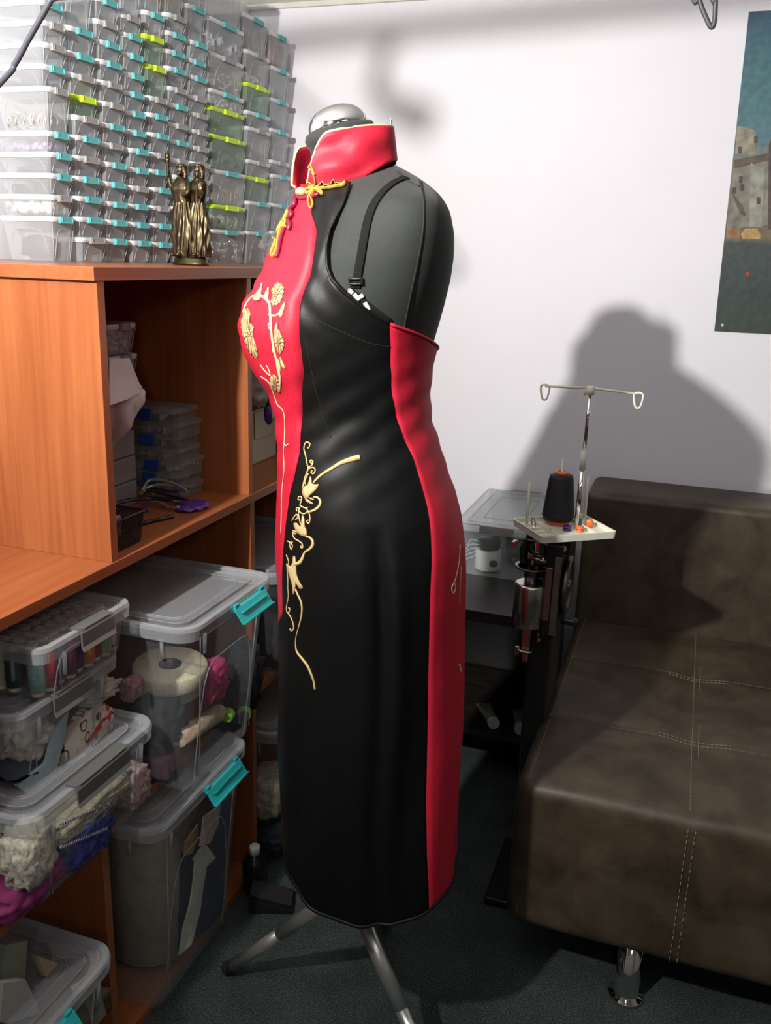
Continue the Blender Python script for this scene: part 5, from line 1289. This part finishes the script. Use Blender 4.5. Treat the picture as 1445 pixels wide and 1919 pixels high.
for sy_ in SEAMY:
    stl([(Vector((x,sy_,topz(x,sy_))),Vector((0,0,1)),Vector((0,1,0))) for x in np.linspace(SX0+.02,.65,50)])
bm=B(); L=[Vector((SX0+.024,y,topz(SX0+.03,y)-.0006)) for y in np.linspace(2.38,SY0+.03,40)]+[Vector((SX0+.024,SY0+.002,z)) for z in np.linspace(SZ1-.03,SZ0+.02,10)]
for k in range(len(L)-1):
    a,b_=L[k],L[k+1]; n_=max(1,int((b_-a).length/.0075))
    for j in range(n_): cyl(bm,a.lerp(b_,j/n_)-OL,a.lerp(b_,(j+.7)/n_)-OL,.0008,4)
obj('stitching',bm,stitch,sofa)
for x,y in ((.016,1.565),(1.2,1.565),(.016,2.4),(1.2,2.4)):
    bm=B(); lathe(bm,[(.034,0),(.036,.003),(.034,.008),(.026,.012),(.0245,.020),(.0235,.149),(.010,.1495)],36,mtx=Matrix.Translation((x-OL.x,y-OL.y,0))); obj('leg',bm,chrome,sofa,True)
# ------------------------------------------------------------------ poster on the back wall (generic harbour view)
po=thing('poster','unframed canvas print of an old harbour under a teal sky on the back wall','poster',(.20,WY,1.26)); PL=po.location
pm,nt,b,o=base('canvas_print'); tc=nt.nodes.new('ShaderNodeTexCoord'); sp_=nt.nodes.new('ShaderNodeSeparateXYZ'); nt.links.new(tc.outputs['Object'],sp_.inputs[0])
mr=nt.nodes.new('ShaderNodeMapRange'); mr.inputs[1].default_value=0; mr.inputs[2].default_value=.777; 
n1=tex(nt,'ShaderNodeTexNoise',(1,1,2.5),Scale=16,Detail=8,Roughness=.7); ad=nt.nodes.new('ShaderNodeMath'); ad.operation='MULTIPLY_ADD'; ad.inputs[1].default_value=.03; nt.links.new(n1.outputs[0],ad.inputs[0]); nt.links.new(sp_.outputs[2],ad.inputs[2]); nt.links.new(ad.outputs[0],mr.inputs[0])
r=ramp(nt,mr.outputs[0],[(.03,(.030,.050,.036)),(.16,(.030,.048,.045)),(.315,(.045,.062,.055)),(.33,(.14,.115,.070)),(.60,(.16,.18,.16)),(.63,(.075,.17,.20)),(.85,(.045,.14,.16)),(1.0,(.03,.085,.13))])
mx=nt.nodes.new('ShaderNodeMix'); mx.data_type='RGBA'; mx.blend_type='OVERLAY'; mx.inputs[0].default_value=.55; n3=tex(nt,'ShaderNodeTexNoise',(1,1,1),Scale=60,Detail=6); r3=ramp(nt,n3.outputs[0],[(.3,(.3,.3,.3)),(.7,(.7,.7,.7))]); nt.links.new(r.outputs[0],mx.inputs[6]); nt.links.new(r3.outputs[0],mx.inputs[7]); nt.links.new(mx.outputs[2],b.inputs['Base Color']); b.inputs['Roughness'].default_value=.6; wv=tex(nt,'ShaderNodeTexWave',(1,1,1),Scale=160); bump(nt,b,wv.outputs[0],.15,.0005)
bm=B()
x0b,x0t,x1=.035-PL.x,.019-PL.x,.42
pts=[(x0b,0),(x1,0),(x1,.777),(x0t,.777)]
prism(bm,[(p[0],p[1]) for p in pts],1,-.004,-.0006); obj('canvas',bm,pm,po)
def pp(name,poly,c,d=.0046,rough=.6):
    P=[on(x,y,1,WY-.004) for x,y in poly]; bm=B(); prism(bm,[(p.x-PL.x,p.z-PL.z) for p in P],1,-d,-.0041); obj(name,bm,mat(name+'_paint%d'%int(d*1e5),c,rough,noise=.35,nscale=45),po)
pp('painted_house',[(1381,236),(1398,238),(1416,246),(1414,290),(1378,288)],(.26,.24,.17),.0046); pp('painted_house',[(1375,315),(1405,308),(1445,300),(1445,420),(1362,430)],(.20,.19,.15),.0047)
pp('painted_roof',[(1376,300),(1445,286),(1445,300),(1376,316)],(.10,.075,.055),.0048); pp('painted_tower',[(1407,305),(1432,318),(1428,425),(1404,425)],(.27,.27,.23),.0049); pp('painted_mast',[(1441,270),(1445,262),(1445,430),(1439,430)],(.07,.05,.04),.0050)
for k,(x,y) in enumerate(((1383,275),(1413,255),(1385,330),(1388,345),(1418,370),(1373,350))): pp('painted_window',[(x,y),(x+7,y),(x+7,y+13),(x,y+13)],(.06,.055,.045),.0051+k*1e-5)
pp('painted_sail',[(1370,358),(1392,385),(1398,405),(1386,400)],(.09,.08,.06),.0052); pp('painted_boat',[(1361,432),(1372,425),(1388,432),(1386,447),(1362,447)],(.30,.15,.06),.0053); pp('painted_boat',[(1388,438),(1398,428),(1418,428),(1426,440),(1424,448),(1392,448)],(.42,.26,.10),.0054)
pp('painted_figure',[(1399,511),(1405,508),(1404,517),(1398,518)],(.55,.03,.03),.0055)
bm=B(); p=on(1354,609,1,WY-.004); lathe(bm,[(.0035,0),(.0035,.0012),(.0016,.0012),(.0016,0)],14,mtx=Matrix.Translation(Vector((p.x-PL.x,-.004,p.z-PL.z)))@Matrix.Rotation(PI/2,4,'X'),cap=False); obj('eyelet',bm,white_p,po)
# ------------------------------------------------------------------ hanging black hook and cable, lamp arm above
bm=B(); y=1.5; P=[on(px,py,1,y) for px,py in ((1300,-60),(1311,0),(1322,30),(1333,51),(1339,40),(1341,0),(1342,-60))]; P=[P[0]+Vector((-.03,0,.35))]+P+[P[-1]+Vector((.0,0,.35))]
P[0].z=2.2495; P[-1].z=2.2495
tube(bm,[tuple(q) for q in cr([tuple(p) for p in P],6)],.0035,8); tag(obj('hanging_hook',bm,mat('grey_wire',(.05,.05,.055),.5),None),'dark wire loop hanging down from the ceiling near the poster','hook')
bm=B(); P=[on(px,py,1,1.0) for px,py in ((-60,200),(0,156),(28,120),(50,80),(70,45),(95,0),(118,-60))]; P[0]=Vector((-1.05,1.0,1.50)); P.insert(0,Vector((-1.355,.95,1.45)))
P.append(Vector((-1.0,.86,1.95))); P.append(Vector((-1.30,.80,2.10))); P.append(Vector((-1.345,.78,2.2495)))
tube(bm,[tuple(q) for q in cr([tuple(p) for p in P],6)],.0036,8); tag(obj('cable',bm,mat('cable_grey',(.045,.047,.06),.4),None),'dark electric cable crossing the top left corner in front of the boxes','cable')
la=thing('swing_arm_lamp','black swing arm lamp hung from the ceiling above the scene','lamp',(-.80,.786,1.96))
bm=B(); tube(bm,[(-.16,0,-.010),(1.30,0,.054)],.0105,12); obj('arm',bm,black_p,la)
bm=B(); tube(bm,[(-.03,0,.0),(-.042,0,-.025),(-.051,0,-.052)],.0075,10); tube(bm,[(-.051,0,-.052),(-.03,0,-.066),(.005,0,-.078)],[.0075,.012,.015],12); obj('head',bm,black_p,la)
bm=B(); cyl(bm,(1.28,0,.058),(1.28,0,.2895),.01,12); obj('mount',bm,black_p,la)
# ------------------------------------------------------------------ light
def pl(name,loc,power,r,col):
    l=bpy.data.lights.new(name,'POINT'); l.energy=power; l.shadow_soft_size=r; l.color=col; o=bpy.data.objects.new(name,l); o.location=loc; C.objects.link(o); return o
def spot(name,loc,aim,power,r,col,ang,blend):
    l=bpy.data.lights.new(name,'SPOT'); l.energy=power; l.shadow_soft_size=r; l.color=col; l.spot_size=math.radians(ang); l.spot_blend=blend
    o=bpy.data.objects.new(name,l); o.location=loc; o.rotation_euler=(Vector(aim)-Vector(loc)).to_track_quat('-Z','Y').to_euler(); C.objects.link(o)
spot('work_lamp',(-.80,0,1.92),(-.50,2.6,2.05),225,.024,(1.0,.965,.93),142,1.0)
spot('room_fill',(.35,-.9,1.75),(-1.15,1.7,1.2),10,.12,(.97,.98,1.0),80,.8)  # weak fill added behind the camera, stands in for light bounced around the room
l=bpy.data.lights.new('ceiling_fill','AREA'); l.energy=5; l.size=.8; l.color=(.95,.97,1); o=bpy.data.objects.new('ceiling_fill',l); o.location=(.9,.0,2.2); C.objects.link(o)  # soft overhead fill added to lift the ambient level, not a fixture
w=bpy.data.worlds.new('world'); S.world=w; w.use_nodes=True; w.node_tree.nodes['Background'].inputs[0].default_value=(.5,.5,.52,1); w.node_tree.nodes['Background'].inputs[1].default_value=.05
S.view_settings.view_transform='Standard'; S.view_settings.look='None'; S.view_settings.gamma=1; S.view_settings.exposure=0.0; S.view_settings.use_curve_mapping=False
S.cycles.transparent_max_bounces=40; S.cycles.max_bounces=8; S.cycles.use_denoising=True
